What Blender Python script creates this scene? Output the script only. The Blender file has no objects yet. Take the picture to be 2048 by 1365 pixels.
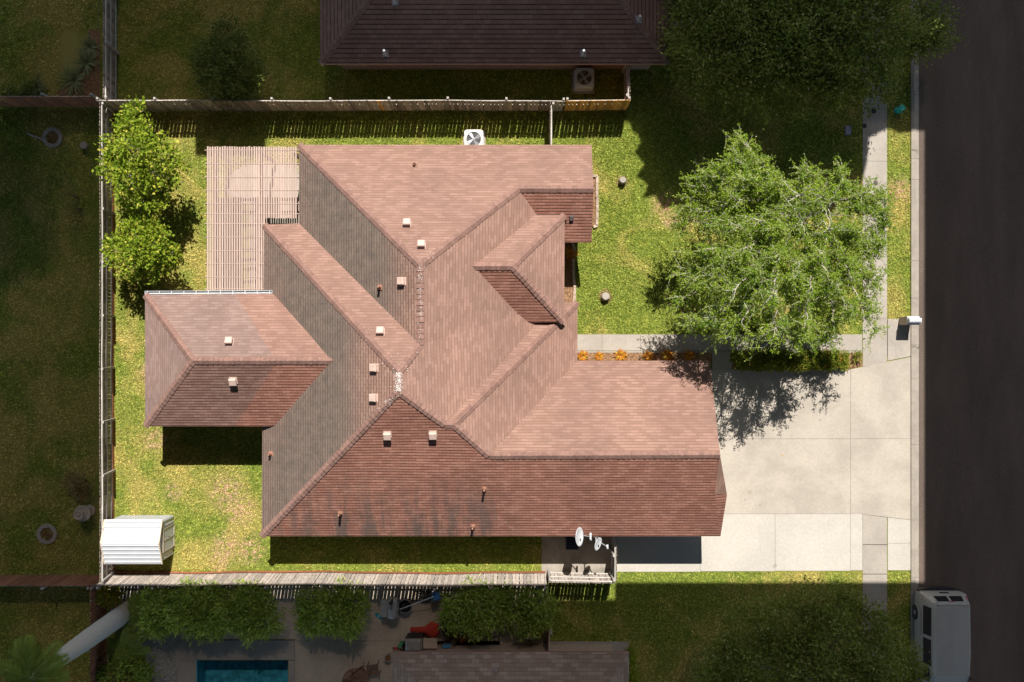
import bpy, math, random
import numpy as np
from mathutils import Vector, Matrix
from mathutils.geometry import tessellate_polygon

S = bpy.context.scene
COL = S.collection
random.seed(7)
RNG = np.random.default_rng(11)

# ------------------------------------------------------------------ camera
CAM_H, FOC = 44.0, 1936.0            # metres above ground, focal length in photo pixels (2048 wide)
cam_d = bpy.data.cameras.new('camera'); cam = bpy.data.objects.new('camera', cam_d); COL.objects.link(cam)
cam.location = (0, 0, CAM_H); cam.rotation_euler = (0, 0, 0)
cam_d.sensor_width = 36; cam_d.lens = FOC / 2048 * 36
cam_d.clip_start = 0.5; cam_d.clip_end = 2000
S.camera = cam

# ------------------------------------------------------------------ sky, sun, exposure
SUN_EL, SUN_AZ = math.radians(55.4), math.radians(9.5)      # azimuth clockwise from north (+Y)
TO_SUN = Vector((math.cos(SUN_EL)*math.sin(SUN_AZ), math.cos(SUN_EL)*math.cos(SUN_AZ), math.sin(SUN_EL)))
W = bpy.data.worlds.new('World'); S.world = W; W.use_nodes = True
wt = W.node_tree
sky = wt.nodes.new('ShaderNodeTexSky'); sky.sky_type = 'NISHITA'; sky.sun_disc = False
sky.sun_elevation = SUN_EL; sky.sun_rotation = SUN_AZ
bg = wt.nodes['Background']; bg.inputs['Strength'].default_value = 0.12
wt.links.new(sky.outputs[0], bg.inputs[0])
sun_d = bpy.data.lights.new('sun', 'SUN'); sun_d.energy = 5.0; sun_d.angle = math.radians(0.16)
sun_d.color = (1.0, 0.955, 0.89)
sun = bpy.data.objects.new('sun', sun_d); COL.objects.link(sun)
sun.rotation_euler = TO_SUN.to_track_quat('Z', 'Y').to_euler(); sun.location = TO_SUN * 80
S.view_settings.view_transform = 'Standard'; S.view_settings.look = 'None'
S.view_settings.gamma = 1; S.view_settings.exposure = 0.75
S.cycles.max_bounces = 8; S.cycles.transparent_max_bounces = 12
S.cycles.caustics_reflective = False; S.cycles.caustics_refractive = False

# ------------------------------------------------------------------ helpers
def P(px, py, z=0.0):
    """point at height z that stands under photo pixel (px, py): only a ruler for laying the plan out"""
    k = (CAM_H - z) / FOC
    return Vector(((px - 1024) * k, (682.5 - py) * k, z))
def G(px, py): return P(px, py, 0)

def wloc(o):
    v = Vector((0, 0, 0))
    while o is not None:
        v += o.location; o = o.parent
    return v

class MB:
    """collects faces for ONE mesh object"""
    def __init__(s): s.v = []; s.f = []; s.uv = {}
    def add(s, vs, fs):
        n = len(s.v); s.v += [tuple(v) for v in vs]; s.f += [tuple(i + n for i in f) for f in fs]; return s
    def box(s, c, size, rz=0.0, M=None, taper=1.0):
        hx, hy, hz = size[0]/2, size[1]/2, size[2]/2
        vs = [Vector((sx*hx*(taper if sz > 0 else 1), sy*hy*(taper if sz > 0 else 1), sz*hz)) for sz in (-1, 1) for sx, sy in ((-1,-1),(1,-1),(1,1),(-1,1))]
        R = M if M is not None else Matrix.Rotation(rz, 3, 'Z')
        c = Vector(c)
        return s.add([R @ v + c for v in vs], [(3,2,1,0),(4,5,6,7),(0,1,5,4),(1,2,6,5),(2,3,7,6),(3,0,4,7)])
    def beam(s, a, b, w, h, up=(0, 0, 1)):
        a, b = Vector(a), Vector(b); d = b - a; L = d.length; d.normalize()
        up = Vector(up)
        x = d.cross(up)
        if x.length < 1e-4: x = d.cross(Vector((1, 0, 0)))
        x.normalize(); u = x.cross(d).normalized()
        M = Matrix((d, x, u)).transposed()
        return s.box((a + b) / 2, (L, w, h), M=M)
    def tube(s, pts, rs, n=8, cap=True):
        pts = [Vector(p) for p in pts]
        if not hasattr(rs, '__len__'): rs = [rs] * len(pts)
        vs = []; fs = []; prev = None
        for i, p in enumerate(pts):
            d = (pts[min(i+1, len(pts)-1)] - pts[max(i-1, 0)])
            d = d.normalized() if d.length > 1e-9 else Vector((0, 0, 1))
            if prev is None:
                x = d.cross(Vector((0, 0, 1)))
                if x.length < 1e-3: x = d.cross(Vector((1, 0, 0)))
            else:
                x = prev - d * prev.dot(d)
                if x.length < 1e-4: x = d.cross(Vector((1, 0, 0)))
            x.normalize(); prev = x; y = d.cross(x)
            for k in range(n):
                a = 2*math.pi*k/n
                vs.append(p + (x*math.cos(a) + y*math.sin(a)) * rs[i])
        for i in range(len(pts)-1):
            for k in range(n):
                k2 = (k+1) % n
                fs.append((i*n+k, i*n+k2, (i+1)*n+k2, (i+1)*n+k))
        if cap:
            fs.append(tuple(range(n-1, -1, -1))); fs.append(tuple((len(pts)-1)*n + k for k in range(n)))
        return s.add(vs, fs)
    def lathe(s, c, prof, n=24):
        c = Vector(c); vs = []; fs = []
        for r, z in prof:
            for k in range(n):
                a = 2*math.pi*k/n; vs.append(c + Vector((r*math.cos(a), r*math.sin(a), z)))
        for i in range(len(prof)-1):
            for k in range(n):
                k2 = (k+1) % n
                fs.append((i*n+k, i*n+k2, (i+1)*n+k2, (i+1)*n+k))
        fs.append(tuple((len(prof)-1)*n + k for k in range(n)))
        fs.append(tuple(range(n-1, -1, -1)))
        return s.add(vs, fs)
    def prism(s, poly, z0, z1):
        n = len(poly)
        area = sum(poly[i][0]*poly[(i+1)%n][1] - poly[(i+1)%n][0]*poly[i][1] for i in range(n))
        if area < 0: poly = list(reversed(poly))
        vs = [Vector((p[0], p[1], z0)) for p in poly] + [Vector((p[0], p[1], z1)) for p in poly]
        return s.add(vs, [tuple(range(n-1, -1, -1)), tuple(range(n, 2*n))] + [(i, (i+1) % n, n+(i+1) % n, n+i) for i in range(n)])
    def sheet(s, poly, z):
        n = len(poly)
        area = sum(poly[i][0]*poly[(i+1)%n][1] - poly[(i+1)%n][0]*poly[i][1] for i in range(n))
        if area < 0: poly = list(reversed(poly))
        return s.add([Vector((p[0], p[1], z)) for p in poly], [tuple(range(n))])
    def ring(s, c, R, r, n=32, m=8, M=None, sq=1.0):
        c = Vector(c); vs = []; fs = []
        for i in range(n):
            a = 2*math.pi*i/n
            for k in range(m):
                b = 2*math.pi*k/m
                v = Vector(((R+r*math.cos(b))*math.cos(a), (R+r*math.cos(b))*math.sin(a), r*sq*math.sin(b)))
                vs.append((M @ v if M is not None else v) + c)
        for i in range(n):
            for k in range(m):
                i2, k2 = (i+1) % n, (k+1) % m
                fs.append((i*m+k, i2*m+k, i2*m+k2, i*m+k2))
        return s.add(vs, fs)
    def build(s, name, mat, parent=None, origin=None, smooth=False, bevel=0.0):
        me = bpy.data.meshes.new(name)
        off = wloc(parent) if parent is not None else Vector(origin) if origin is not None else Vector((0, 0, 0))
        me.from_pydata([tuple(Vector(v) - off) for v in s.v], [], s.f)
        if s.uv:
            uvl = me.uv_layers.new(name='UVMap')
            for fi, p in enumerate(me.polygons):
                if fi in s.uv:
                    for li, uv in zip(p.loop_indices, s.uv[fi]): uvl.data[li].uv = uv
        if isinstance(mat, (list, tuple)):
            for m in mat: me.materials.append(m)
        else: me.materials.append(mat)
        if smooth:
            me.polygons.foreach_set('use_smooth', [True]*len(me.polygons))
        me.update()
        o = bpy.data.objects.new(name, me); COL.objects.link(o)
        if parent is not None: o.parent = parent
        elif origin is not None: o.location = origin
        if bevel:
            b = o.modifiers.new('bevel', 'BEVEL'); b.width = bevel; b.segments = 2; b.limit_method = 'ANGLE'; b.angle_limit = math.radians(40)
        return o

def tag(o, label=None, cat=None, group=None, kind=None):
    if label: o['label'] = label
    if cat: o['category'] = cat
    if group: o['group'] = group
    if kind: o['kind'] = kind
    return o
def thing(name, label, cat, loc=(0, 0, 0), rz=0.0, group=None):
    o = bpy.data.objects.new(name, None); COL.objects.link(o)
    o.empty_display_size = 0.3
    o.location = loc; o.rotation_euler = (0, 0, rz)
    return tag(o, label, cat, group)
def dup(root, loc, rz=None, label=None, group=None):
    r = root.copy(); COL.objects.link(r); r.location = loc
    if rz is not None: r.rotation_euler = (0, 0, rz)
    if label: r['label'] = label
    if group: r['group'] = group
    for ch in list(root.children):
        c = ch.copy(); COL.objects.link(c); c.parent = r
        for g in ch.children:
            d = g.copy(); COL.objects.link(d); d.parent = c
    return r
def struct(name, mb, mat, **k):
    return tag(mb.build(name, mat, **k), kind='structure')

# ------------------------------------------------------------------ materials
class NT:
    def __init__(s, name):
        s.m = bpy.data.materials.new(name); s.m.use_nodes = True; s.t = s.m.node_tree
        s.b = s.t.nodes['Principled BSDF']; s.out = s.t.nodes['Material Output']
        s.geo = s.t.nodes.new('ShaderNodeNewGeometry'); s.tc = s.t.nodes.new('ShaderNodeTexCoord')
    def n(s, typ, **props):
        o = s.t.nodes.new('ShaderNode' + typ)
        for k, v in props.items(): setattr(o, k, v)
        return o
    def L(s, a, b): s.t.links.new(a, b)
    def put(s, sock, v):
        if hasattr(v, 'is_linked') or isinstance(v, bpy.types.NodeSocket): s.L(v, sock)
        elif v is not None:
            try: sock.default_value = v
            except Exception: sock.default_value = (*v, 1)
    def noise(s, scale, detail=3, rough=.55, vec=None, dist=0.0, stretch=None):
        o = s.n('TexNoise'); o.inputs['Scale'].default_value = scale; o.inputs['Detail'].default_value = detail
        o.inputs['Roughness'].default_value = rough; o.inputs['Distortion'].default_value = dist
        v = vec if vec is not None else s.geo.outputs['Position']
        if stretch:
            mp = s.n('Mapping'); mp.inputs['Scale'].default_value = stretch; s.L(v, mp.inputs[0]); v = mp.outputs[0]
        s.L(v, o.inputs['Vector']); return o.outputs['Fac']
    def math(s, op, a, b=0.0, c=0.0, clamp=False):
        o = s.n('Math', operation=op); o.use_clamp = clamp
        s.put(o.inputs[0], a); s.put(o.inputs[1], b)
        if len(o.inputs) > 2: s.put(o.inputs[2], c)
        return o.outputs[0]
    def rng(s, v, a, b, c=0.0, d=1.0, smooth=True):
        o = s.n('MapRange'); o.interpolation_type = 'SMOOTHSTEP' if smooth else 'LINEAR'
        s.L(v, o.inputs[0])
        for i, x in enumerate((a, b, c, d)): o.inputs[i+1].default_value = x
        return o.outputs[0]
    def mix(s, f, a, b, blend='MIX'):
        o = s.n('Mix', data_type='RGBA', blend_type=blend)
        s.put(o.inputs[0], f); s.put(o.inputs[6], a if not isinstance(a, tuple) else (*a[:3], 1)); s.put(o.inputs[7], b if not isinstance(b, tuple) else (*b[:3], 1))
        return o.outputs[2]
    def sep(s, v=None):
        o = s.n('SeparateXYZ'); s.L(v if v is not None else s.geo.outputs['Position'], o.inputs[0]); return o.outputs
    def bump(s, h, strength=.5, dist=.02, prev=None):
        o = s.n('Bump'); o.inputs['Strength'].default_value = strength; o.inputs['Distance'].default_value = dist
        s.L(h, o.inputs['Height'])
        if prev is not None: s.L(prev, o.inputs['Normal'])
        return o.outputs[0]
    def fin(s, col, rough=.8, normal=None, spec=.3, metal=0.0):
        s.put(s.b.inputs['Base Color'], col if not isinstance(col, tuple) else (*col[:3], 1))
        s.put(s.b.inputs['Roughness'], rough); s.b.inputs['Specular IOR Level'].default_value = spec
        s.b.inputs['Metallic'].default_value = metal
        if normal is not None: s.L(normal, s.b.inputs['Normal'])
        return s.m

def M_plain(name, c, rough=.6, var=.15, scale=6.0, bump=.0, bscale=60., metal=0.0, spec=.4, island=0.0):
    t = NT(name)
    n1 = t.noise(scale, 4); 
    col = t.mix(t.rng(n1, .3, .7), tuple(x*(1-var) for x in c), tuple(min(1, x*(1+var)) for x in c))
    if island:
        ri = t.geo.outputs['Random Per Island']
        col = t.mix(1.0, col, t.mix(ri, (1-island,)*3, (1+island,)*3), 'MULTIPLY')
    nb = t.bump(t.noise(bscale, 3), .6, bump) if bump else None
    return t.fin(col, rough, nb, spec, metal)

def M_leaf(name, dark, light, tip=None, trans=.35, rough=.5):
    t = NT(name)
    ri = t.geo.outputs['Random Per Island']
    cl = t.noise(1.1, 3)
    f = t.math('ADD', t.math('MULTIPLY', ri, .6), t.math('MULTIPLY', t.rng(cl, .3, .7), .4))
    col = t.mix(f, dark, light)
    if tip: col = t.mix(t.rng(ri, .86, .92), col, tip)
    t.fin(col, .62, None, .16)
    tr = t.n('BsdfTranslucent'); t.L(col, tr.inputs['Color'])
    mx = t.n('MixShader'); mx.inputs[0].default_value = trans
    t.L(t.b.outputs[0], mx.inputs[1]); t.L(tr.outputs[0], mx.inputs[2]); t.L(mx.outputs[0], t.out.inputs['Surface'])
    return t.m

def M_shingle(name, c1, c2, stain=None, old=None, row=.132, wid=.31, tab=.0035, mortar=.009, steps=.013, blend_dark=(.10, .06, .05)):
    """asphalt shingles laid in courses along the slope (UV metres: u along eave, v up the slope)"""
    t = NT(name)
    uv = t.n('UVMap'); uv.uv_map = 'UVMap'
    br = t.n('TexBrick'); br.offset = .5; br.squash = 1
    br.inputs['Color1'].default_value = (*c1, 1); br.inputs['Color2'].default_value = (*c2, 1)
    br.inputs['Mortar'].default_value = (*blend_dark, 1)
    br.inputs['Scale'].default_value = 1; br.inputs['Mortar Size'].default_value = mortar
    br.inputs['Mortar Smooth'].default_value = .3; br.inputs['Mortar Size'].default_value = tab; br.inputs['Bias'].default_value = -.25
    br.inputs['Brick Width'].default_value = wid; br.inputs['Row Height'].default_value = row
    t.L(uv.outputs[0], br.inputs['Vector'])
    col = br.outputs['Color']
    grain = t.noise(38, 3, .7)
    col = t.mix(1.0, col, t.mix(grain, (.66, .66, .66), (1.34, 1.34, 1.34)), 'MULTIPLY')
    big = t.noise(.35, 4, .6)
    col = t.mix(1.0, col, t.mix(t.rng(big, .3, .7), (.88, .88, .89), (1.1, 1.09, 1.08)), 'MULTIPLY')
    if old is not None:     # paler re-laid half, its border an oblique line
        x, y, z = t.sep()
        ox, oy, slope, tone = old
        d = t.math('SUBTRACT', t.math('ADD', x, t.math('MULTIPLY', t.math('ABSOLUTE', t.math('SUBTRACT', y, oy)), slope)), ox)
        d = t.math('ADD', d, t.math('MULTIPLY', t.math('SUBTRACT', t.noise(7, 2), .5), .25))
        col = t.mix(t.rng(d, -.08, .08, 1, 0), col, t.mix(1.0, col, tone, 'MULTIPLY'))
    if stain is not None:
        col = stain(t, col, uv.outputs[0])
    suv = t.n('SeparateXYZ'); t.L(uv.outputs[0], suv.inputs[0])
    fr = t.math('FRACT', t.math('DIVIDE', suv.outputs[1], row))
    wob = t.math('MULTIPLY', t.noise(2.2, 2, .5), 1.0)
    course_shade = t.math('MULTIPLY', t.rng(fr, mortar*5, mortar*11, 1, 0), t.rng(wob, .3, .6, .55, 1))  # course lines: butt-edge shade put into the colour, mortar only sets width
    col = t.mix(course_shade, col, blend_dark)
    h = t.math('SUBTRACT', 1.0, fr)
    nb = t.bump(h, 1.0, steps)
    nb = t.bump(grain, .5, .006, nb)
    return t.fin(col, .92, nb, .2)

def M_concrete(name, c, stain=.25, scale=.6, darkc=None):
    t = NT(name)
    a = t.noise(scale, 6, .62, dist=.4); b = t.noise(9, 5, .7); c3 = t.noise(70, 2)
    col = t.mix(t.rng(a, .32, .68), tuple(x*(1-stain) for x in c), tuple(min(1, x*(1+stain*.45)) for x in c))
    col = t.mix(1.0, col, t.mix(t.rng(b, .3, .7), (.93, .92, .9), (1.05, 1.05, 1.05)), 'MULTIPLY')
    col = t.mix(1.0, col, t.mix(c3, (.9, .9, .9), (1.1, 1.1, 1.1)), 'MULTIPLY')
    if darkc:
        col = t.mix(t.rng(t.noise(1.3, 5, .65, dist=.6), .55, .72), col, darkc)
    return t.fin(col, .9, t.bump(c3, .3, .004), .25)
# ------------------------------------------------------------------ materials of the setting
def grass_color(t, blade=False):
    fine = t.noise(26, 3, .7); mid = t.noise(4.2, 5, .72); big = t.noise(.42, 4, .6, dist=.5)
    x, y, z = t.sep()
    g1, g2, dry, dirt = (.135, .205, .030), (.305, .345, .062), (.46, .385, .12), (.52, .36, .22)
    col = t.mix(t.rng(mid, .22, .72), g1, g2)
    # greener in the front yard, drier at the back and along the street
    edge = t.math('ADD', big, t.math('MULTIPLY', t.rng(t.math('ABSOLUTE', x), 5, 14), .10))
    col = t.mix(t.rng(edge, .48, .72, 0, .85), col, dry)
    d = None
    for (px, py, r) in ((455, 985, 1.0), (478, 1020, .9), (455, 1095, .9), (500, 1100, .8), (310, 880, .6), (440, 1120, .6), (1330, 410, .7), (1800, 380, .7), (1340, 440, .5), (300, 745, .6), (345, 985, .5)):
        c = G(px, py)
        vd = t.n('VectorMath', operation='DISTANCE'); t.L(t.geo.outputs['Position'], vd.inputs[0]); vd.inputs[1].default_value = c
        q = t.rng(vd.outputs['Value'], r*.15, r*1.25, 1, 0)
        d = q if d is None else t.math('MAXIMUM', d, q)
    patch = t.math('MULTIPLY', d, t.rng(t.noise(4.5, 4, .65), .38, .6))
    col = t.mix(patch, col, dirt)
    if blade:
        ri = t.geo.outputs['Random Per Island']
        col = t.mix(1.0, col, t.mix(ri, (.5, .56, .4), (1.95, 1.8, 1.9)), 'MULTIPLY')
    else:
        col = t.mix(1.0, col, t.mix(t.rng(fine, .25, .75), (.30, .32, .28), (.95, .95, .9)), 'MULTIPLY')
    return col, fine
def M_ground():
    t = NT('lawn_ground'); col, fine = grass_color(t)
    return t.fin(col, .95, t.bump(t.noise(40, 2, .7), 1.0, .03), .1)
def M_blades():
    t = NT('grass_blades'); col, fine = grass_color(t, True)
    t.fin(col, .6, None, .25)
    tr = t.n('BsdfTranslucent'); t.L(col, tr.inputs['Color'])
    mx = t.n('MixShader'); mx.inputs[0].default_value = .3
    t.L(t.b.outputs[0], mx.inputs[1]); t.L(tr.outputs[0], mx.inputs[2]); t.L(mx.outputs[0], t.out.inputs['Surface'])
    return t.m
def M_asphalt():
    t = NT('asphalt'); a = t.noise(90, 2, .7); b = t.noise(.8, 5, .62, stretch=(1.0, .22, 1)); v = t.n('TexVoronoi'); v.inputs['Scale'].default_value = 55; t.L(t.geo.outputs['Position'], v.inputs['Vector'])
    col = t.mix(a, (.078, .057, .045), (.155, .117, .094))
    col = t.mix(1.0, col, t.mix(t.rng(b, .3, .7), (.78, .78, .78), (1.12, 1.11, 1.1)), 'MULTIPLY')
    col = t.mix(t.rng(v.outputs['Color'], .8, .95, 0, .5), col, (.3, .27, .25))
    return t.fin(col, .95, t.bump(a, .6, .01), .2)
def M_mulch(name, c1, c2):
    t = NT(name); v = t.n('TexVoronoi'); v.inputs['Scale'].default_value = 26; t.L(t.geo.outputs['Position'], v.inputs['Vector'])
    sp = t.n('SeparateColor'); t.L(v.outputs['Color'], sp.inputs[0])
    col = t.mix(sp.outputs[0], c1, c2)
    return t.fin(col, .95, t.bump(v.outputs['Distance'], .8, .03), .1)
def M_brick(name, c1, c2, mortar, sc=1.0):
    t = NT(name)
    # brick courses: horizontal run from x+y, height from z
    x, y, z = t.sep(); cb = t.n('CombineXYZ'); t.L(t.math('ADD', x, y), cb.inputs[0]); t.L(z, cb.inputs[1])
    br = t.n('TexBrick'); br.inputs['Color1'].default_value = (*c1, 1); br.inputs['Color2'].default_value = (*c2, 1); br.inputs['Mortar'].default_value = (*mortar, 1)
    br.inputs['Scale'].default_value = 1/sc; br.inputs['Brick Width'].default_value = .21; br.inputs['Row Height'].default_value = .075; br.inputs['Mortar Size'].default_value = .008
    t.L(cb.outputs[0], br.inputs['Vector'])
    return t.fin(br.outputs['Color'], .9, t.bump(br.outputs['Fac'], .4, -.01), .2)
def M_wood(name, c, var=.35, grain=.35, rough=.85, along='z'):
    t = NT(name); ri = t.geo.outputs['Random Per Island']
    st = {'z': (14, 14, .9), 'x': (.9, 14, 14), 'y': (14, .9, 14)}[along]
    g = t.noise(2.5, 4, .6, stretch=st)
    col = t.mix(t.rng(g, .3, .7), tuple(x*(1-grain) for x in c), tuple(min(1, x*(1+grain)) for x in c))
    col = t.mix(1.0, col, t.mix(ri, (1-var,)*3, (1+var, 1+var*.95, 1+var*.9)), 'MULTIPLY')
    return t.fin(col, rough, t.bump(g, .4, .006), .2)

MT = {}
MT['ground'] = M_ground(); MT['blades'] = M_blades(); MT['asphalt'] = M_asphalt()
MT['walk'] = M_concrete('concrete_walk', (.325, .29, .25), .12)
MT['drive'] = M_concrete('concrete_drive', (.365, .325, .276), .14, .55, None)
MT['drive2'] = M_concrete('concrete_new_slab', (.42, .39, .345), .08, .4)
MT['curb'] = M_concrete('concrete_curb', (.29, .255, .215), .15, 1.5)
MT['patio'] = M_concrete('concrete_stained', (.30, .265, .225), .25, .9, (.16, .145, .13))
MT['patio2'] = M_concrete('concrete_tan', (.44, .36, .28), .15, .7)
MT['joint'] = M_plain('slab_joint', (.07, .06, .05), .95, .4, 8)
MT['crack'] = M_plain('slab_crack', (.09, .075, .06), .95, .3, 8)
MT['mulch'] = M_mulch('mulch', (.10, .055, .03), (.34, .20, .11))
MT['gravel'] = M_mulch('gravel', (.2, .18, .16), (.42, .385, .34))
MT['brickedge'] = M_concrete('edging_stone', (.40, .31, .235), .3, 5)
MT['brickwall'] = M_brick('brick_wall', (.30, .155, .115), (.36, .20, .15), (.4, .36, .32))
MT['white'] = M_plain('white_metal', (.52, .53, .545), .4, .04, 3, spec=.5)
MT['whitepaint'] = M_plain('white_trim', (.72, .70, .66), .6, .08, 5)
MT['fascia'] = M_plain('fascia_paint', (.26, .15, .12), .6, .1, 4)
MT['greywood'] = M_wood('weathered_pickets', (.30, .245, .205), .42)
MT['palewood'] = M_wood('sunbleached_pickets', (.40, .345, .30), .28)
MT['rail_x'] = M_wood('weathered_rail', (.46, .43, .39), .12, .25, along='x')
MT['rail_y'] = M_wood('weathered_rail_long', (.46, .43, .39), .12, .25, along='y')
MT['kick'] = M_wood('red_kickboard', (.27, .10, .05), .2, .25, along='x')
MT['post'] = M_wood('weathered_post', (.36, .33, .30), .12, .3)
MT['newwood'] = M_wood('orange_pickets', (.50, .255, .06), .4)
MT['brownwood'] = M_wood('brown_pickets', (.24, .105, .06), .25)
MT['pergola'] = M_wood('pergola_paint', (.40, .295, .25), .10, .10, along='y')
MT['black'] = M_plain('black_plastic', (.02, .02, .022), .5, .2)
MT['glass'] = M_plain('dark_glass', (.015, .015, .018), .08, .1, spec=.6)
MT['grey'] = M_plain('grey_metal', (.33, .34, .35), .45, .1, metal=.3)
MT['dishgrey'] = M_plain('dish_paint', (.52, .53, .54), .45, .05)
MT['bark'] = M_wood('grey_bark', (.30, .265, .225), .25, .4)
MT['darkbark'] = M_wood('brown_bark', (.15, .115, .085), .25, .4)
MT['twig'] = M_plain('pale_twig', (.52, .50, .43), .8, .2, 4, island=.3)

# ------------------------------------------------------------------ added unseen deck above the camera: dims the surroundings, its hole lights the lot
DECK_Z = 50.0
def sunproj(x, y, z): k = (z) / TO_SUN.z; return (x + TO_SUN.x*k, y + TO_SUN.y*k)
gap = [(-18.35, -11.75), (4.68, -11.75), (4.68, -10.97), (18.73, -10.97), (18.73, 9.55)]
gap += [tuple(G(*p))[:2] for p in ((1800, 268), (1776, 258), (1738, 276), (1733, 330), (1722, 372), (1690, 395), (1655, 440), (1600, 430), (1560, 452), (1500, 440), (1452, 452), (1418, 428), (1385, 441), (1352, 412), (1326, 420), (1310, 392), (1283, 398), (1296, 372), (1272, 352), (1289, 330), (1268, 305), (1281, 286), (1276, 270), (1264, 264), (1261, 250))]  # this edge of the hole imitates the big tree's shade outline
gap += [(5.2, 9.95), (-11.2, 9.95), (-11.2, 8.4), (-14.4, 8.4), (-14.4, 9.95), (-18.35, 9.95)]
CL = (-100, -100, 100, 120)
def shade_deck():
    mb = MB()
    outer = [(CL[0], CL[1]), (CL[2], CL[1]), (CL[2], CL[3]), (CL[0], CL[3])]
    for z in (DECK_Z, DECK_Z + .3):
        hole = [sunproj(x, y, z) for x, y in gap]
        o3 = [Vector((x, y, z)) for x, y in outer]; h3 = [Vector((x, y, z)) for x, y in hole]
        tris = tessellate_polygon([o3, h3]); mb.add(o3 + h3, [tuple(t) for t in tris])
    t = NT('shade_deck_film')
    tr = t.n('BsdfTransparent'); tr.inputs[0].default_value = (1, .93, .87, 1)
    df = t.n('BsdfDiffuse'); df.inputs[0].default_value = (.06, .06, .065, 1)
    mx = t.n('MixShader'); mx.inputs[0].default_value = 1 - .188
    t.L(tr.outputs[0], mx.inputs[1]); t.L(df.outputs[0], mx.inputs[2]); t.L(mx.outputs[0], t.out.inputs['Surface'])
    struct('shade_deck', mb, t.m)
shade_deck()

# ------------------------------------------------------------------ ground, paving
gm = MB()
pool_hole = [G(393, 1321), G(576, 1321), G(576, 1480), G(393, 1480)]
o3 = [Vector((-300, -300, 0)), Vector((300, -300, 0)), Vector((300, 300, 0)), Vector((-300, 300, 0))]
h3 = [Vector(p) for p in pool_hole]
gm.add(o3 + h3, [tuple(t) for t in tessellate_polygon([o3, h3])])
struct('ground', gm, MT['ground'])
xr = G(1837, 0).x
struct('road', MB().prism([(xr, -120), (xr+11, -120), (xr+11, 120), (xr, 120)], -.1, .012), MT['asphalt'])
struct('kerb', MB().prism([(xr+11, -120), (xr+11.4, -120), (xr+11.4, 120), (xr+11, 120)], -.1, .12), MT['curb'])
mb = MB(); y = -60.0
x0, x1 = G(1821, 0).x, xr
joints = [G(0, p).y for p in (-420, -300, -180, -60, 60, 190, 318, 360, 522, 597, 690, 757, 889, 1040, 1155, 1280, 1400, 1520, 1640)]
for a, b in zip(joints[:-1], joints[1:]):
    mb.add([(x0, b+.006, -.1), (x1, b+.006, -.1), (x1, a-.006, -.1), (x0, a-.006, -.1), (x0, b+.006, .09), (x0+.14, b+.006, .115), (x0+.24, b+.006, .06), (x1, b+.006, .03), (x0, a-.006, .09), (x0+.14, a-.006, .115), (x0+.24, a-.006, .06), (x1, a-.006, .03)],
           [(4,5,9,8),(5,6,10,9),(6,7,11,10),(0,4,8,3),(1,2,11,7),(0,1,7,6,5,4),(3,8,9,10,11,2)])
struct('kerb_strip', mb, MT['curb'])
def slabs(name, polys, z=.022, mat='walk', gap_=.006):
    mb = MB()
    for poly in polys:
        c = sum((Vector((p[0], p[1])) for p in poly), Vector((0, 0))) / len(poly)
        mb.prism([(p[0] - (gap_ if p[0] > c.x else -gap_), p[1] - (gap_ if p[1] > c.y else -gap_)) for p in poly], -.05, z)
    return struct(name, mb, MT[mat])
R4 = lambda a, b, c, d: [G(a, b), G(c, b), G(c, d), G(a, d)]
sj = [-450, -340, -230, -115, 0, 108, 217, 323, 401, 485, 560, 638]
slabs('sidewalk', [R4(1725, a, 1774, b) for a, b in zip(sj[:-1], sj[1:])] + [[G(1725, 638), G(1774, 638), G(1774, 724), G(1725, 735)]]
      + [R4(1725, 1090, 1774, 1148), [G(1725, 1029), G(1774, 1035), G(1774, 1089), G(1725, 1089)]] + [R4(1725, a, 1774, a+107) for a in range(1149, 1700, 107)])
slabs('front_path', [R4(a, 669, b, 702) for a, b in ((1040, 1097), (1097, 1204), (1204, 1281), (1281, 1358), (1358, 1430), (1430, 1520), (1520, 1645), (1645, 1724))]
      + [R4(1424, 703, 1464, 739)], z=.03)
slabs('path_kerb', [R4(1150, 702.5, 1422, 706), R4(1464, 702.5, 1724, 706)], z=.05)
slabs('driveway', [R4(1330, 739, 1701, 878), R4(1330, 878, 1701, 1028), [G(1701, 739), G(1822, 714), G(1822, 877), G(1701, 878)], [G(1701, 878), G(1822, 877), G(1822, 1040), G(1725, 1029), G(1701, 1028)],
      ], mat='drive')
slabs('driveway', [R4(1230, 1028, 1400, 1144), R4(1400, 1028, 1550, 1143), R4(1550, 1028, 1701, 1142), R4(1701, 1028, 1725, 1141), R4(1775, 1087, 1821, 1141), [G(1775, 1035), G(1821, 1040), G(1821, 1087), G(1775, 1087)]], mat='drive2')
slabs('verge_slab', [[G(1775, 638), G(1821, 638), G(1821, 713), G(1775, 722)]], z=.024)
slabs('side_patio', [R4(1083, 1040, 1120, 1153), R4(1120, 1040, 1224, 1153)], mat='patio')
struct('joint_filler', MB().sheet(R4(1331, 741, 1700, 1027), .014).sheet(R4(1700.5, 740, 1821, 1027), .014).sheet(R4(1231, 1027.5, 1724, 1141), .014).sheet(R4(1726, -440, 1773.5, 723), .014)
       .sheet(R4(1774, 639, 1820, 712), .014).sheet(R4(1726, 1030, 1773.5, 1690), .014).sheet(R4(1775.5, 1040, 1820.5, 1140), .014).sheet(R4(1042, 670, 1723, 701.5), .016), MT['joint'])
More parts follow.
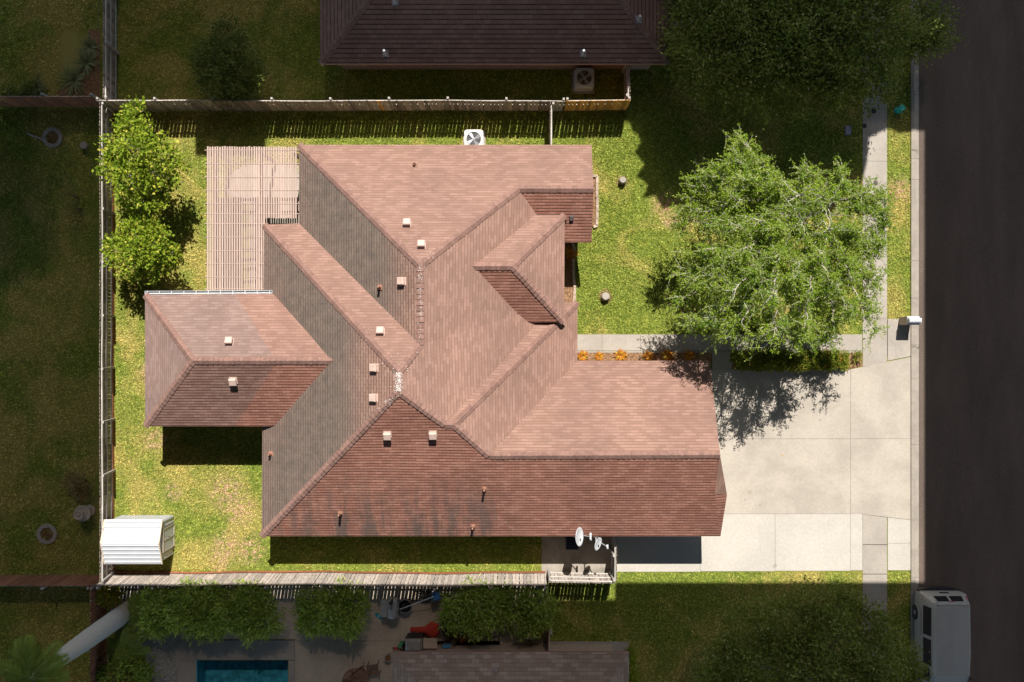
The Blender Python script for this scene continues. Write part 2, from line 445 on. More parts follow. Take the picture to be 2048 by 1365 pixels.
# hairline cracks in kerb and drive, lying on the slabs
def crack(pts, w, z):
    mb = MB()
    for (a, b) in zip(pts[:-1], pts[1:]):
        a, b = G(*a), G(*b); d = (b-a).normalized(); q = Vector((-d.y, d.x, 0)) * w/2
        mb.add([(a.x-q.x, a.y-q.y, z), (b.x-q.x, b.y-q.y, z), (b.x+q.x, b.y+q.y, z), (a.x+q.x, a.y+q.y, z)], [(0, 1, 2, 3)])
    return mb
for pts in ([(1822, 300), (1827, 302), (1831, 301), (1836, 304)], [(1822, 694), (1829, 692), (1834, 697), (1837, 690)]):
    struct('kerb_crack', crack(pts, .02, .125), MT['crack'])
def wig(pts, n=6, j=3):
    out = []
    for a, b in zip(pts[:-1], pts[1:]):
        for i in range(n): f = i/n; out.append((a[0]+(b[0]-a[0])*f+random.uniform(-j, j), a[1]+(b[1]-a[1])*f+random.uniform(-j, j)))
    return out + [pts[-1]]
mb = MB()
for pts in ([(1905, 925), (1900, 945), (1912, 957), (1925, 945), (1918, 926), (1907, 925)], [(1930, 935), (1934, 965), (1945, 980), (1940, 940), (1931, 934)], [(1905, 985), (1925, 988)], [(1910, 1020), (1905, 1050), (1925, 1040), (1915, 1018)], [(1920, 1030), (1915, 1100)], [(1945, 980), (1950, 1080)]):
    c_ = crack(wig(pts), .03, .017); mb.add(c_.v, c_.f)
struct('road_crack', mb, MT['crack'])
# drips and stains on the drive, thin films with ragged outlines
def blot(px, py, r, mat, z, n=18):
    c = G(px, py); return MB().sheet([(c.x + r*random.uniform(.7, 1.2)*math.cos(k*6.2832/n), c.y + r*random.uniform(.7, 1.2)*math.sin(k*6.2832/n)) for k in range(n)], z)
MT['oil'] = M_concrete('concrete_oily', (.30, .255, .205), .15, 4); MT['rust'] = M_concrete('concrete_rusty', (.34, .27, .17), .15, 4)
for px, py, r, m_ in ((1564, 911, .07, 'rust'), (1500, 985, .10, 'oil'), (1490, 1000, .05, 'oil'), (1520, 1010, .06, 'oil'), (1600, 960, .05, 'oil'), (1640, 840, .06, 'oil'), (1550, 1132, .10, 'walk')):
    struct('drive_stain', blot(px, py, r, MT[m_], .0232), MT[m_])
# beds
struct('walk_bed', MB().prism(R4(1154, 706, 1422, 724), -.05, .03), MT['mulch'])
struct('hedge_bed', MB().prism([G(1465, 706), G(1724, 706), G(1724, 732), G(1700, 738), G(1465, 738)], -.05, .034), MT['mulch'])
struct('wing_bed', MB().prism(R4(1150, 354, 1192, 454), -.05, .05), MT['mulch'])
struct('entry_bed', MB().prism(R4(1100, 486, 1148, 612), -.05, .05), MT['mulch'])
# back yard patio under the pergola
el = [G(530 + 78*math.cos(a), 370 + 45*math.sin(a)) for a in [2*math.pi*i/28 for i in range(28)]]
struct('back_patio', MB().prism(el, -.05, .02).prism(R4(500, 330, 640, 600), -.05, .026), MT['drive'])
# neighbour's paving to the south
struct('gravel_bed', MB().prism([G(220, 1172), G(360, 1172), G(360, 1480), G(330, 1480), G(300, 1330), G(222, 1250)], -.05, .012), MT['gravel'])
slabs('neighbour_patio', [R4(360, 1172, 590, 1279), R4(590, 1172, 800, 1282), R4(800, 1172, 1094, 1314), R4(590, 1282, 698, 1440), R4(698, 1282, 1000, 1440)], mat='patio2', z=.02)
slabs('pool_deck', [R4(355, 1281, 393, 1321), R4(393, 1281, 490, 1320), R4(490, 1281, 590, 1320), R4(355, 1321, 393, 1480), R4(577, 1321, 590, 1480)], z=.024)
slabs('neighbour_path', [R4(1096, 1283, 1180, 1310), R4(1180, 1283, 1257, 1310)], z=.024)
struct('pool_basin', MB().add([(*G(393, 1321)[:2], .0), (*G(576, 1321)[:2], .0), (*G(576, 1480)[:2], .0), (*G(393, 1480)[:2], .0), (*G(393, 1321)[:2], -1.3), (*G(576, 1321)[:2], -1.3), (*G(576, 1480)[:2], -1.3), (*G(393, 1480)[:2], -1.3)],
       [(0, 1, 5, 4), (1, 2, 6, 5), (2, 3, 7, 6), (3, 0, 4, 7), (4, 5, 6, 7)]), M_plain('pool_plaster', (.13, .56, .72), .5, .34, 5))  # uneven plaster tone stands in for rippling light in the pool
mb = MB()
for k in range(4):
    q = 30 - k*8
    mb.prism([G(576-q, 1321.2), G(575.8, 1321.2), G(575.8, 1321+q*1.2)], -1.29 + .26*k, -1.03 + .26*k)
struct('pool_steps', mb, M_plain('pool_step_plaster', (.12, .36, .46), .5, .1, 2))
def M_water():
    t = NT('pool_water'); n1 = t.noise(5, 3, .6, dist=1.2); nb = t.bump(n1, .6, .06)
    tr = t.n('BsdfTransparent'); tr.inputs[0].default_value = (.72, .93, .97, 1)
    gl = t.n('BsdfGlossy'); gl.inputs['Roughness'].default_value = .03; t.L(nb, gl.inputs['Normal'])
    fr = t.n('Fresnel'); fr.inputs['IOR'].default_value = 1.33; t.L(nb, fr.inputs['Normal'])
    mx = t.n('MixShader'); t.L(fr.outputs[0], mx.inputs[0]); t.L(tr.outputs[0], mx.inputs[1]); t.L(gl.outputs[0], mx.inputs[2])
    t.L(mx.outputs[0], t.out.inputs['Surface'])
    return t.m
a, b = G(393, 1321), G(576, 1480)
struct('pool_water', MB().sheet([(a.x, a.y), (b.x, a.y), (b.x, b.y), (a.x, b.y)], -.12), M_water())
# ------------------------------------------------------------------ roofs
PITCH = .58
def roof_face(mb, pts, face, thick=.16):
    """one slope: a polygon with shingle UVs plus a fascia depth below"""
    pts = [Vector(p) for p in pts]
    a = sum((pts[i].x*pts[(i+1) % len(pts)].y - pts[(i+1) % len(pts)].x*pts[i].y) for i in range(len(pts)))
    if a < 0: pts.reverse()
    z0 = min(p.z for p in pts)
    nrm = Vector((0, 0, 0))
    for i in range(len(pts)):
        p, q = pts[i], pts[(i+1) % len(pts)]
        nrm += Vector(((p.y-q.y)*(p.z+q.z), (p.z-q.z)*(p.x+q.x), (p.x-q.x)*(p.y+q.y)))
    nrm.normalize()
    down = {'N': Vector((0, 1, 0)), 'S': Vector((0, -1, 0)), 'E': Vector((1, 0, 0)), 'W': Vector((-1, 0, 0))}[face]
    dn = (down - nrm * down.dot(nrm)).normalized(); al = nrm.cross(dn)
    n = len(mb.v); fi = len(mb.f); k = len(pts)
    mb.v += [tuple(p) for p in pts] + [tuple(p - Vector((0, 0, thick))) for p in pts]
    off = getattr(mb, 'uv_off', 0)
    mb.f.append(tuple(range(n, n+k)))
    mb.uv[fi] = [(p.dot(al) + off, -p.dot(dn) + 40) for p in pts]
    for i in range(k):
        j = (i+1) % k; mb.f.append((n+i, n+k+i, n+k+j, n+j))
    mb.f.append(tuple(range(n+2*k-1, n+k-1, -1)))
def fascia_slot(me_obj, n_mats=2):
    """side and underside faces take the fascia paint"""
    me = me_obj.data
    for p in me.polygons:
        if p.normal.z < .3: p.material_index = 1
def caps(mb, a, b, k=.41, w=.15, seg=.21, lift=.05):
    """overlapping ridge or hip cap shingles from the low end a up to b"""
    a, b = Vector(a), Vector(b); d = b - a; L = d.length; d.normalize()
    h = Vector((-d.y, d.x, 0)).normalized()
    n = max(1, int(L/seg))
    for i in range(n):
        p = a + d*(L*i/n); q = a + d*(L*(i+1.25)/n if i < n-1 else L)
        ww = w*random.uniform(.95, 1.07); up = Vector((0, 0, 1))
        l0 = lift*random.uniform(.85, 1.25); l1 = .012
        vs = [p + h*ww + up*(l0 - ww*k), p + up*(l0+.012), p - h*ww + up*(l0 - ww*k), q + h*w + up*(l1 - w*k), q + up*(l1+.012), q - h*w + up*(l1 - w*k)]
        vs += [v - up*(.06) for v in vs[:6]]
        mb.add(vs, [(0, 1, 4, 3), (1, 2, 5, 4), (0, 6, 7, 1), (1, 7, 8, 2), (0, 3, 9, 6), (2, 8, 11, 5)])

RED1, RED2 = (.225, .134, .103), (.30, .182, .145)
def stain_west(t, col, uv):
    """black algae on the west slopes: thick in the middle of a slope, thin near ridges and hips"""
    x, y, z = t.sep()
    n1 = t.noise(.55, 5, .62, dist=.6); n2 = t.noise(3.0, 5, .7)
    zz = t.math('MULTIPLY', t.rng(z, 2.6, 3.4, .78, 1), t.rng(z, 4.7, 5.7, 1, .0))
    m = t.math('MULTIPLY', t.rng(t.math('ADD', t.math('MULTIPLY', n1, .65), t.math('MULTIPLY', n2, .35)), .22, .46), zz)
    m = t.math('MAXIMUM', m, t.math('MULTIPLY', t.rng(y, -2.0, -4.5), .62))
    dk = t.mix(t.rng(n2, .3, .7), (.66, .68, .68), (1.0, .98, .95))
    return t.mix(m, col, t.mix(1.0, t.mix(.74, col, (.135, .118, .100)), dk, 'MULTIPLY'))
def stain_south(t, col, uv):
    x, y, z = t.sep()
    st = t.noise(1.0, 5, .65, stretch=(2.8, .45, .45)); n2 = t.noise(4, 4, .7)
    reg = t.math('MULTIPLY', t.rng(z, 2.6, 4.9, 1, 0), t.math('MULTIPLY', t.rng(x, 1.0, -1.5), t.rng(x, -10.8, -7.5, .5, 1)))
    m = t.math('MULTIPLY', t.rng(t.math('ADD', t.math('MULTIPLY', st, .75), t.math('MULTIPLY', n2, .25)), .42, .62), reg)
    return t.mix(t.math('MULTIPLY', m, .85), col, (.075, .062, .053))
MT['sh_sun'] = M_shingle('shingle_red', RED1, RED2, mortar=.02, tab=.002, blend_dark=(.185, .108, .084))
MT['sh_s'] = M_shingle('shingle_red_streaked_shaded', (.205, .094, .067), (.285, .142, .105), stain_south, row=.136, mortar=.030, steps=.022, blend_dark=(.030, .012, .008))  # south slope: its shade is put into base red and course lines
MT['sh_s2'] = M_shingle('shingle_red_shaded', (.205, .094, .067), (.285, .142, .105), None, row=.136, mortar=.030, steps=.022, blend_dark=(.030, .012, .008))  # same red with south-slope shade painted in, without the streaks
MT['sh_w'] = M_shingle('shingle_red_algae', RED1, RED2, stain_west, blend_dark=(.075, .048, .038), mortar=.022, tab=.0075)
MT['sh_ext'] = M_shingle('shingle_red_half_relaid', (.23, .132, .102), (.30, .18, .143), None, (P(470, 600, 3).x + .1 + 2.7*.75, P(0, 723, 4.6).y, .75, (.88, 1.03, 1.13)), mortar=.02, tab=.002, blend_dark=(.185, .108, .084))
MT['sh_ext_s'] = M_shingle('shingle_red_half_relaid_shaded', (.205, .094, .067), (.285, .142, .105), None, (P(470, 600, 3).x + .1 + 2.7*.75, P(0, 723, 4.6).y, .75, (.76, .92, 1.0)), row=.136, mortar=.030, steps=.022, blend_dark=(.030, .012, .008))  # half-relaid red for the south side, slope shade included in the colour
MT['cap'] = M_plain('ridge_cap_shingle', (.21, .122, .098), .92, .15, 9, .004, 60, spec=.2, island=.12)
MT['vent'] = M_plain('box_vent_paint', (.50, .36, .30), .55, .08, 8)
MT['flash'] = M_plain('vent_flashing', (.33, .17, .115), .55, .2, 8)
MT['chalk'] = M_plain('bird_droppings', (.60, .57, .53), .9, .1, 20)

e = 2.65
V = {k: P(*v) for k, v in dict(
    A=(598, 290, e), B=(1183, 290, e), C=(1187, 378, 3.85), D=(1037, 378, 3.85), F=(840, 532, 5.82), Gs=(1183, 485, e), H=(1112, 485, e),
    I=(840, 690, 5.74), J=(598, 447, e), K=(528, 450, e), L=(797, 745, 6.30), M=(797, 783, 6.33), N=(523, 1073, e),
    O=(890, 850, 5.48), Pp=(908, 850, 5.5), Q=(978, 912, 4.82), R=(1440, 910, 4.82), Rb=(1430, 988, 3.80), Ra=(1454, 990, 3.55), T=(1441, 1073, e),
    U=(1112, 605, e), Wn=(1155, 605, e), X=(1155, 722, e), Y=(1420, 722, e),
    d1=(938, 533, 4.72), d2=(1025, 533, 4.72), dne=(1130, 430, 3.4), dnw=(1058, 430, 3.36), dse=(1128, 645, 3.4), dsw=(1047, 645, 3.36),
    r1=(290, 590, 3.0), r2=(546, 588, 3.0), r3=(666, 722, 4.58), r4=(385, 722, 4.6), r5=(290, 853, 3.0), r6=(552, 853, 3.0)).items()}
house = thing('brick_house', 'sunlit house with a sprawling reddish brown shingle roof, filling the lit lot', 'house', (-2.5, 0, 0))
WH = M_brick('house_brick', (.42, .30, .23), (.48, .36, .28), (.5, .45, .4))
mb = MB()
mb.prism([(-8.6, 4.9), (3.0, 4.9), (3.0, 7.9), (-8.6, 7.9)], 0, 2.55)
mb.prism([(-10.1, -7.85), (1.35, -7.85), (1.35, 4.88), (-10.1, 4.88)], 0, 2.53)
mb.prism([(1.36, -7.86), (2.3, -7.86), (2.3, 1.15), (1.36, 1.15)], 0, 2.54)
mb.prism([(2.31, -7.87), (8.35, -7.87), (8.35, -1.35), (2.31, -1.35)], 0, 2.52)
mb.prism([(-15.0, -3.1), (-10.11, -3.1), (-10.11, 1.45), (-15.0, 1.45)], 0, 2.85)
mb.add([(3.0, 4.9, 2.55), (3.0, 7.9, 2.55), (3.0, 6.3, 3.75)], [(0, 1, 2)]).add([(8.3, -7.87, 2.52), (8.3, -1.35, 2.52), (8.3, -4.6, 4.6)], [(0, 1, 2)])
house_wall = mb.build('wall', WH, house)
mb = MB()                                    # east side openings
mb.box((8.36, -4.6, 1.1), (.06, 4.9, 2.2)); mb.build('garage_door', MT['whitepaint'], house)
for yy in (1.6, 4.1): MB().box((1.9, yy, 1.6), (.3, .3, 3.2)).build('porch_column', MT['whitepaint'], house)

def slope(name, faces, mat, parent=house, thick=.16):
    first = None
    for pts, f in faces:          # every slope of the roof is a part of its own
        mb = MB(); mb.uv_off = random.uniform(0, 9); roof_face(mb, pts, f, thick)
        o = mb.build(name, [mat, MT['fascia']], parent); fascia_slot(o); first = first or o
    return first
q = lambda s: [V[k] for k in s.split()]
roof_n = slope('roof_slope', [(q('A B C D F'), 'N'), (q('K J I L'), 'N'), (q('U Wn Pp O'), 'N'), (q('X Y R Q'), 'N')], MT['sh_sun'])
roof_e = slope('roof_slope', [(q('F D H U O M L I'), 'E'), (q('Wn X Q Pp'), 'E'), ([V['R'], V['Rb'], V['Ra']], 'E')], MT['sh_sun'])
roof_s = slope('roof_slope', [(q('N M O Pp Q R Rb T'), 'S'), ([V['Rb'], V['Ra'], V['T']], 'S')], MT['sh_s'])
roof_w = slope('roof_slope', [(q('A F I J'), 'W'), (q('K L M N'), 'W')], MT['sh_w'])
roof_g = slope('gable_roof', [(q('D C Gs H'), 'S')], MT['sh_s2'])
porch = slope('porch_roof', [(q('d1 d2 dne dnw'), 'N'), (q('d2 dne dse'), 'E')], MT['sh_sun'])
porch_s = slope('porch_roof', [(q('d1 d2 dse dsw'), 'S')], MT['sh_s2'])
ext = slope('rear_roof', [(q('r1 r2 r3 r4'), 'N'), (q('r1 r4 r5'), 'W')], MT['sh_ext'])
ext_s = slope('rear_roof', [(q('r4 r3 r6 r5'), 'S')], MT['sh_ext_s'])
def cap_obj(parent, segs):
    for a, b, k in segs:
        mb = MB(); caps(mb, V[a] if isinstance(a, str) else a, V[b] if isinstance(b, str) else b, k); mb.build('ridge_cap', MT['cap'], parent)
cap_obj(roof_n, [('A', 'F', .41), ('D', 'F', .41), ('C', 'D', .58), ('I', 'F', .56), ('K', 'L', .41), ('I', 'L', .41), ('M', 'L', .58), ('Wn', 'Pp', .41), ('R', 'Q', .58)])
cap_obj(roof_s, [('N', 'M', .41), ('O', 'M', .41), ('O', 'Pp', .58), ('Q', 'Pp', .41)])
cap_obj(porch, [('d1', 'd2', .58), ('dne', 'd2', .41), ('dse', 'd2', .41)])
cap_obj(ext, [('r3', 'r4', .58), ('r1', 'r4', .45), ('r5', 'r4', .45)])
# pale chalky specks along the ridges
mb = MB()
for (a, b, n, sp) in (('L', 'M', 330, .07), ('I', 'F', 110, .05), ('L', 'I', 20, .2), ('K', 'L', 30, .3), ('M', 'N', 34, .12), ('F', 'D', 18, .1)):
    for i in range(n):
        f = random.random()**(.55 if b == 'F' and a == 'I' else 1)
        if (a, b) in (('K', 'L'),): f = 1 - f*.25
        if (a, b) in (('M', 'N'), ('F', 'D')): f = f*.15
        p = V[a].lerp(V[b], f); s = random.gauss(0, sp); hd = (V[b]-V[a]); hh = Vector((-hd.y, hd.x, 0)).normalized()
        p = p + hh*s; p.z += .055 - abs(s)*(.58 if abs(hd.z) < .3 else .41)
        r = random.uniform(.006, .019)
        mb.add([(p.x + r*math.cos(t_), p.y + r*math.sin(t_)*random.uniform(.6, 1.2), p.z) for t_ in [j*math.pi/2.5 for j in range(5)]], [(0, 1, 2, 3, 4)])
tag(mb.build('dropping_specks', MT['chalk'], roof_n), kind='stuff')

def plane_z(tri, x, y):
    a, b, c = tri; n = (b-a).cross(c-a); return a.z - (n.x*(x-a.x) + n.y*(y-a.y))/n.z
PL = {'N1': q('A B F'), 'E1': q('F H U'), 'W1': q('A F J'), 'N2': q('K J L'), 'W2': q('K L N'), 'S': q('N M T'), 'EN': q('r1 r2 r4'), 'ES': q('r5 r6 r4'), 'N4': q('X Y R'), 'G': q('C Gs D')}
def on_roof(px, py, pl):
    z = 4.0
    for _ in range(12):
        w = P(px, py, z); z = plane_z(PL[pl], w.x, w.y)
    return P(px, py, z)
def slope_frame(pl, rot=0.0):
    a, b, c = PL[pl]; n = (b-a).cross(c-a)
    if n.z < 0: n = -n
    n.normalize()
    d = {'N': Vector((0, 1, 0)), 'S': Vector((0, -1, 0)), 'E': Vector((1, 0, 0)), 'W': Vector((-1, 0, 0)), 'G': Vector((0, -1, 0))}[pl[0] if pl not in ('EN', 'ES') else pl[1]]
    d = (d - n*d.dot(n)).normalized(); x = d.cross(n)
    return Matrix((x, -d, n)).transposed()
def box_vent(px, py, pl, parent):
    p = on_roof(px, py, pl); M = slope_frame(pl)
    mb = MB()
    mb.box(p + M @ Vector((0, 0, .012)), (.33, .33, .014), M=M)
    mb.box(p + M @ Vector((0, 0, .09)), (.24, .24, .15), M=M)
    # hood: a shallow cap overhanging the neck
    hx = .155
    vs = [Vector((sx*hx, sy*hx, z)) for z in (.135, .19) for sx, sy in ((-1, -1), (1, -1), (1, 1), (-1, 1))] + [Vector((sx*hx*.82, sy*hx*.82, .225)) for sx, sy in ((-1, -1), (1, -1), (1, 1), (-1, 1))]
    mb.add([p + M @ v for v in vs], [(3, 2, 1, 0), (0, 1, 5, 4), (1, 2, 6, 5), (2, 3, 7, 6), (3, 0, 4, 7), (4, 5, 9, 8), (5, 6, 10, 9), (6, 7, 11, 10), (7, 4, 8, 11), (8, 9, 10, 11)])
    return mb.build('box_vent', MT['vent'], parent)
for px, py, pl, par in ((814, 449, 'N1', roof_n), (843, 492, 'N1', roof_n), (806, 563, 'W1', roof_w), (761, 665, 'N2', roof_n), (751, 736, 'W2', roof_w), (750, 796, 'W2', roof_w),
                        (775, 869, 'S', roof_s), (866, 868, 'S', roof_s), (459, 685, 'EN', ext), (467, 761, 'ES', ext_s)):
    box_vent(px, py, pl, par)
def vent_pipe(px, py, pl, parent, h=.42, r=.05):
    p = on_roof(px, py, pl); M = slope_frame(pl); mb = MB()
    mb.box(p + M @ Vector((0, .02, .012)), (.21, .24, .012), M=M)
    mb.lathe(p, [(.10, -.02), (.085, .10), (r+.008, .16), (r+.004, .2)], 12)
    mb.tube([p + Vector((0, 0, .1)), p + Vector((0, 0, h))], r, 12, cap=False); mb.tube([p + Vector((0, 0, h)), p + Vector((0, 0, h-.12))], r*.72, 12)
    return mb.build('vent_pipe', MT['flash'], parent)
for px, py, pl, par, h in ((829, 329, 'N1', roof_n, .2), (759, 575, 'W1', roof_w, .45), (541, 908, 'W2', roof_w, .35), (681, 1027, 'S', roof_s, .5), (969, 978, 'S', roof_s, .5), (946, 1053, 'S', roof_s, .55)):
    vent_pipe(px, py, pl, par, h)
p = on_roof(1143, 436, 'G'); M = slope_frame('G'); MB().box(p + M @ Vector((0, 0, .05)), (.2, .22, .1), M=M, taper=.8).build('flue_hood', M_plain('flue_metal', (.09, .075, .07), .6, .1), roof_g)
# gutter on the rear wing
a, b = P(290, 588, 2.97), P(544, 586.5, 2.97); mb = MB()
mb.beam(a + Vector((0, .0, -.06)), b + Vector((0, 0, -.06)), .03, .12); mb.beam(a + Vector((0, .11, -.05)), b + Vector((0, .11, -.05)), .015, .1); mb.beam(a + Vector((0, .06, -.11)), b + Vector((0, .06, -.11)), .12, .015)
mb.beam(a + Vector((-.01, .055, -.06)), a + Vector((.01, .055, -.06)), .12, .11); mb.beam(b + Vector((-.01, .055, -.06)), b + Vector((.01, .055, -.06)), .12, .11)
gut = mb.build('gutter', MT['white'], house)
for i in range(11): x = a.x + .1 + (b.x-a.x-.2)*i/10; MB().beam((x, a.y-.02, 2.985), (x, a.y+.12, 2.975), .03, .012).build('gutter_strap', MT['white'], gut)

# ------------------------------------------------------------------ neighbours' houses
MT['sh_nb'] = M_shingle('shingle_brown', (.155, .10, .082), (.20, .135, .11), None, row=.2, mortar=.02, steps=.022, blend_dark=(.02, .013, .011))
MT['sh_tan'] = M_shingle('shingle_tan_mixed', (.27, .20, .16), (.42, .34, .28), None, row=.17, wid=.34, mortar=.006, steps=.012, blend_dark=(.13, .10, .08))
nb = thing('brick_house', 'dark brown shingled brick house beyond the north fence, beside the big tree', 'house', (0, 17, 0))
n_ = {k: P(*v) for k, v in dict(a=(640, 128, e), b=(1341, 128, e), c=(1364, 108, 3.0), e_=(1363, 60, 3.0)).items()}
yS = n_['a'].y; xa = n_['a'].x; xb = n_['b'].x
rid = 6.2; zr = e + PITCH*rid
na, nbv = Vector((xa, yS, e)), Vector((xb, yS, e)); nc, nd = Vector((xa+rid, yS+rid, zr)), Vector((xb-rid, yS+rid, zr))
na2, nb2 = Vector((xa, yS+2*rid, e)), Vector((xb, yS+2*rid, e))
s1 = slope('roof_slope', [([na, nbv, nd, nc], 'S'), ([na, nc, na2], 'W'), ([nbv, nb2, nd], 'E'), ([na2, nc, nd, nb2], 'N')], MT['sh_nb'], parent=nb)
MT['cap_r'] = MT['cap']; MT['cap'] = M_plain('ridge_cap_brown', (.15, .10, .082), .92, .15, 9, .004, 60, spec=.2, island=.12)
cap_obj(s1, [(na, nc, .41), (nbv, nd, .41), (nc, nd, .58)])
w0 = Vector((xb-1.3, yS+1.9, e)); 
s2 = slope('wing_roof', [([w0, w0+Vector((4.6, 0, 0)), w0+Vector((2.6, 2.3, 1.33)), w0+Vector((-1.6, 2.3, 1.33))], 'S')], MT['sh_nb'], parent=nb)
NB_WALL = M_brick('neighbour_brick', (.24, .15, .115), (.30, .19, .145), (.34, .3, .27))
MB().prism([(xa+.55, yS+.5), (xb-.55, yS+.5), (xb-.55, yS+2*rid-.5), (xa+.55, yS+2*rid-.5)], 0, 2.55).prism([(xb-.54, yS+2.4), (xb+2.6, yS+2.4), (xb+2.6, yS+8), (xb-.54, yS+8)], 0, 2.5).build('wall', NB_WALL, nb)
for px0, px1, zz in ((866, 935, 1.5), (1066, 1118, 1.6), (682, 734, 1.55)):
    xA, xB = (px0-1024)/44.6, (px1-1024)/44.6
    wn = MB().box(((xA+xB)/2, yS+.49, zz), (xB-xA, .06, 1.1)).build('window', MT['glass'], nb)
    MB().box(((xA+xB)/2, yS+.46, zz-.6), (xB-xA+.15, .12, .08)).build('sill', MT['brickedge'], wn)
    mb = MB(); mb.box(((xA+xB)/2, yS+.45, zz), (.04, .04, 1.1)); mb.box(((xA+xB)/2, yS+.45, zz+.57), (xB-xA+.08, .05, .05)); mb.build('frame', MT['fascia'], wn)
PL['NBS'] = [na, nbv, nc]
_sf = slope_frame
def nb_pipe(px, py, h=.5):
    z = 4.0
    for _ in range(12): w = P(px, py, z); z = plane_z(PL['NBS'], w.x, w.y)
    p = P(px, py, z); mb = MB(); M = Matrix.Rotation(-math.atan(-PITCH), 3, 'X')
    mb.box(p + Vector((0, 0, .03)), (.26, .3, .02), M=Matrix.Rotation(math.atan(PITCH), 3, 'X')); mb.lathe(p, [(.1, 0), (.09, .1), (.055, .16)], 10); mb.tube([p, p + Vector((0, 0, h))], .05, 10)
    mb.build('vent_pipe', MT['grey'], s1)
for a_ in ((771, 108), (1166, 108), (1277, 40), (790, 4)): nb_pipe(*a_)
sb = thing('tiled_house', 'house with tan mottled shingle roof south of the fence, cut by the bottom edge', 'house', (0, -17, 0))
a0, b0 = P(783, 1305, e), P(1258, 1305, e)
rr = 4.5; zz = e + .42*rr
A0, B0 = a0, b0; C0, D0 = Vector((a0.x+rr, a0.y-rr, zz)), Vector((b0.x-rr*.8, a0.y-rr, zz)); E0, F0 = Vector((a0.x, a0.y-2*rr, e)), Vector((b0.x, a0.y-2*rr, e))
s3 = slope('roof_slope', [([A0, B0, D0, C0], 'N'), ([A0, C0, E0], 'W'), ([B0, F0, D0], 'E'), ([E0, F0, D0, C0], 'S')], MT['sh_tan'], parent=sb)
MB().prism([(a0.x+.5, a0.y-.5), (b0.x-.5, a0.y-.5), (b0.x-.5, a0.y-2*rr+.5), (a0.x+.5, a0.y-2*rr+.5)], 0, 2.5).build('wall', WH, sb)
z = 3.2
p = P(992, 1338, 3.0); MB().tube([p - Vector((0, 0, .2)), p + Vector((0, 0, .3))], .045, 10).build('vent_pipe', MT['grey'], s3)
# ------------------------------------------------------------------ fences
def fence(name, label, a, b, h=1.83, side=1, mat='greywood', lean=0.0, wid=.145, gapw=.012, rails=True, railmat='rail_x', post_every=2.45, top_jit=.03, kick=None, newmat=None, new_at=(), bow=0.0, span=None):
    """picket fence from a to b; rails and posts on the left-hand side of a->b when side=1"""
    a, b = Vector((a[0], a[1], 0)), Vector((b[0], b[1], 0)); d = b - a; L = d.length; d.normalize(); nrm = Vector((-d.y, d.x, 0)) * side
    f = thing(name, label, 'fence', (a + b)/2)
    mb = MB(); mn = MB(); s = 0.0; i = 0
    off = lambda s: nrm * (bow * math.sin(s*.55) + bow*.5*math.sin(s*1.7+1))
    up = Vector((0, 0, 1)) + nrm * lean
    while s < L - .03:
        w = min(wid*random.uniform(.93, 1.04), L - s)
        if span is None or not (span[0] < s < span[1]):
            hh = h + random.uniform(-top_jit, top_jit); c = a + d*(s + w/2) + off(s)
            tw = random.uniform(-.008, .008)
            p0 = c + nrm*random.uniform(-.004, .004); th = .016
            tgt = mn if (newmat and any(lo < s < hi for lo, hi in new_at)) else mb
            q0, q1 = d*(w/2), nrm*(th/2)
            vs = []
            for z in (.03, hh-.06, hh):
                k = 1 if z < hh else .55
                o = up*z + d*(tw*z)
                for sx, sy in ((-1, -1), (1, -1), (1, 1), (-1, 1)): vs.append(p0 + o + q0*sx*k + q1*sy)
            fs = []
            for l in (0, 4): fs += [(l, l+1, l+5, l+4), (l+1, l+2, l+6, l+5), (l+2, l+3, l+7, l+6), (l+3, l, l+4, l+7)]
            fs += [(8, 9, 10, 11), (3, 2, 1, 0)]
            tgt.add(vs, fs)
        s += w + gapw*random.uniform(.2, 1.8) + (.012 if random.random() < .12 else 0); i += 1
    if mb.v: mb.build('picket_panel', MT[mat], f)
    if mn.v: tag(mn.build('picket_panel', MT[newmat], f), 'newer orange pickets')
    if rails:
        for z in (.22, .95, 1.62):
            mb = MB(); n = max(1, int(L/1.2))
            for k in range(n):
                s0, s1 = L*k/n, L*(k+1)/n
                mb.beam(a + d*s0 + off(s0) + up*z + nrm*.05, a + d*s1 + off(s1) + up*z + nrm*.05, .04, .085)
            mb.build('rail', MT[railmat], f)
        n = max(1, round(L/post_every))
        for k in range(n+1):
            s0 = min(max(L*k/n, .06), L-.06)
            MB().beam(a + d*s0 + off(s0) + nrm*.12 + up*-.1, a + d*s0 + off(s0) + nrm*.12 + up*(h+random.uniform(-.04, .05)), .09, .09, up=d).build('post', MT['post'], f)
    if kick:
        mb = MB(); n = max(1, int(L/1.2))
        for k in range(n):
            s0, s1 = L*k/n, L*(k+1)/n
            mb.beam(a + d*s0 + off(s0) - nrm*.06*kick + Vector((0, 0, .09)), a + d*s1 + off(s1) - nrm*.06*kick + Vector((0, 0, .09)), .03, .2)
        mb.build('kickboard', MT['kick'], f)
    return f
NWc = G(222, 222); SWc = G(222, 1146)
yN = NWc.y; xW = -18.18; ySf = G(0, 1145.5).y
fence('picket_fence', 'weathered dark picket fence along the north side of the lit back yard', (xW+.02, yN), (G(1126, 0).x*1.0, yN), side=1, new_at=((12.15, 12.3),), newmat='newwood', bow=.015, gapw=.016)
fence('picket_fence', 'short run of newer orange pickets by the front lawn, under the brown neighbouring house', (G(1127, 0).x+.02, yN-.01), (G(1252, 0).x, yN+.03), side=1, mat='newwood', gapw=.016)
fence('picket_fence', 'long grey fence with three pale rails showing, west side of the lit yard', (xW, SWc.y), (xW, yN-.03), side=-1, lean=.12, railmat='rail_y', kick=-1.6, mat='greywood', bow=.01)
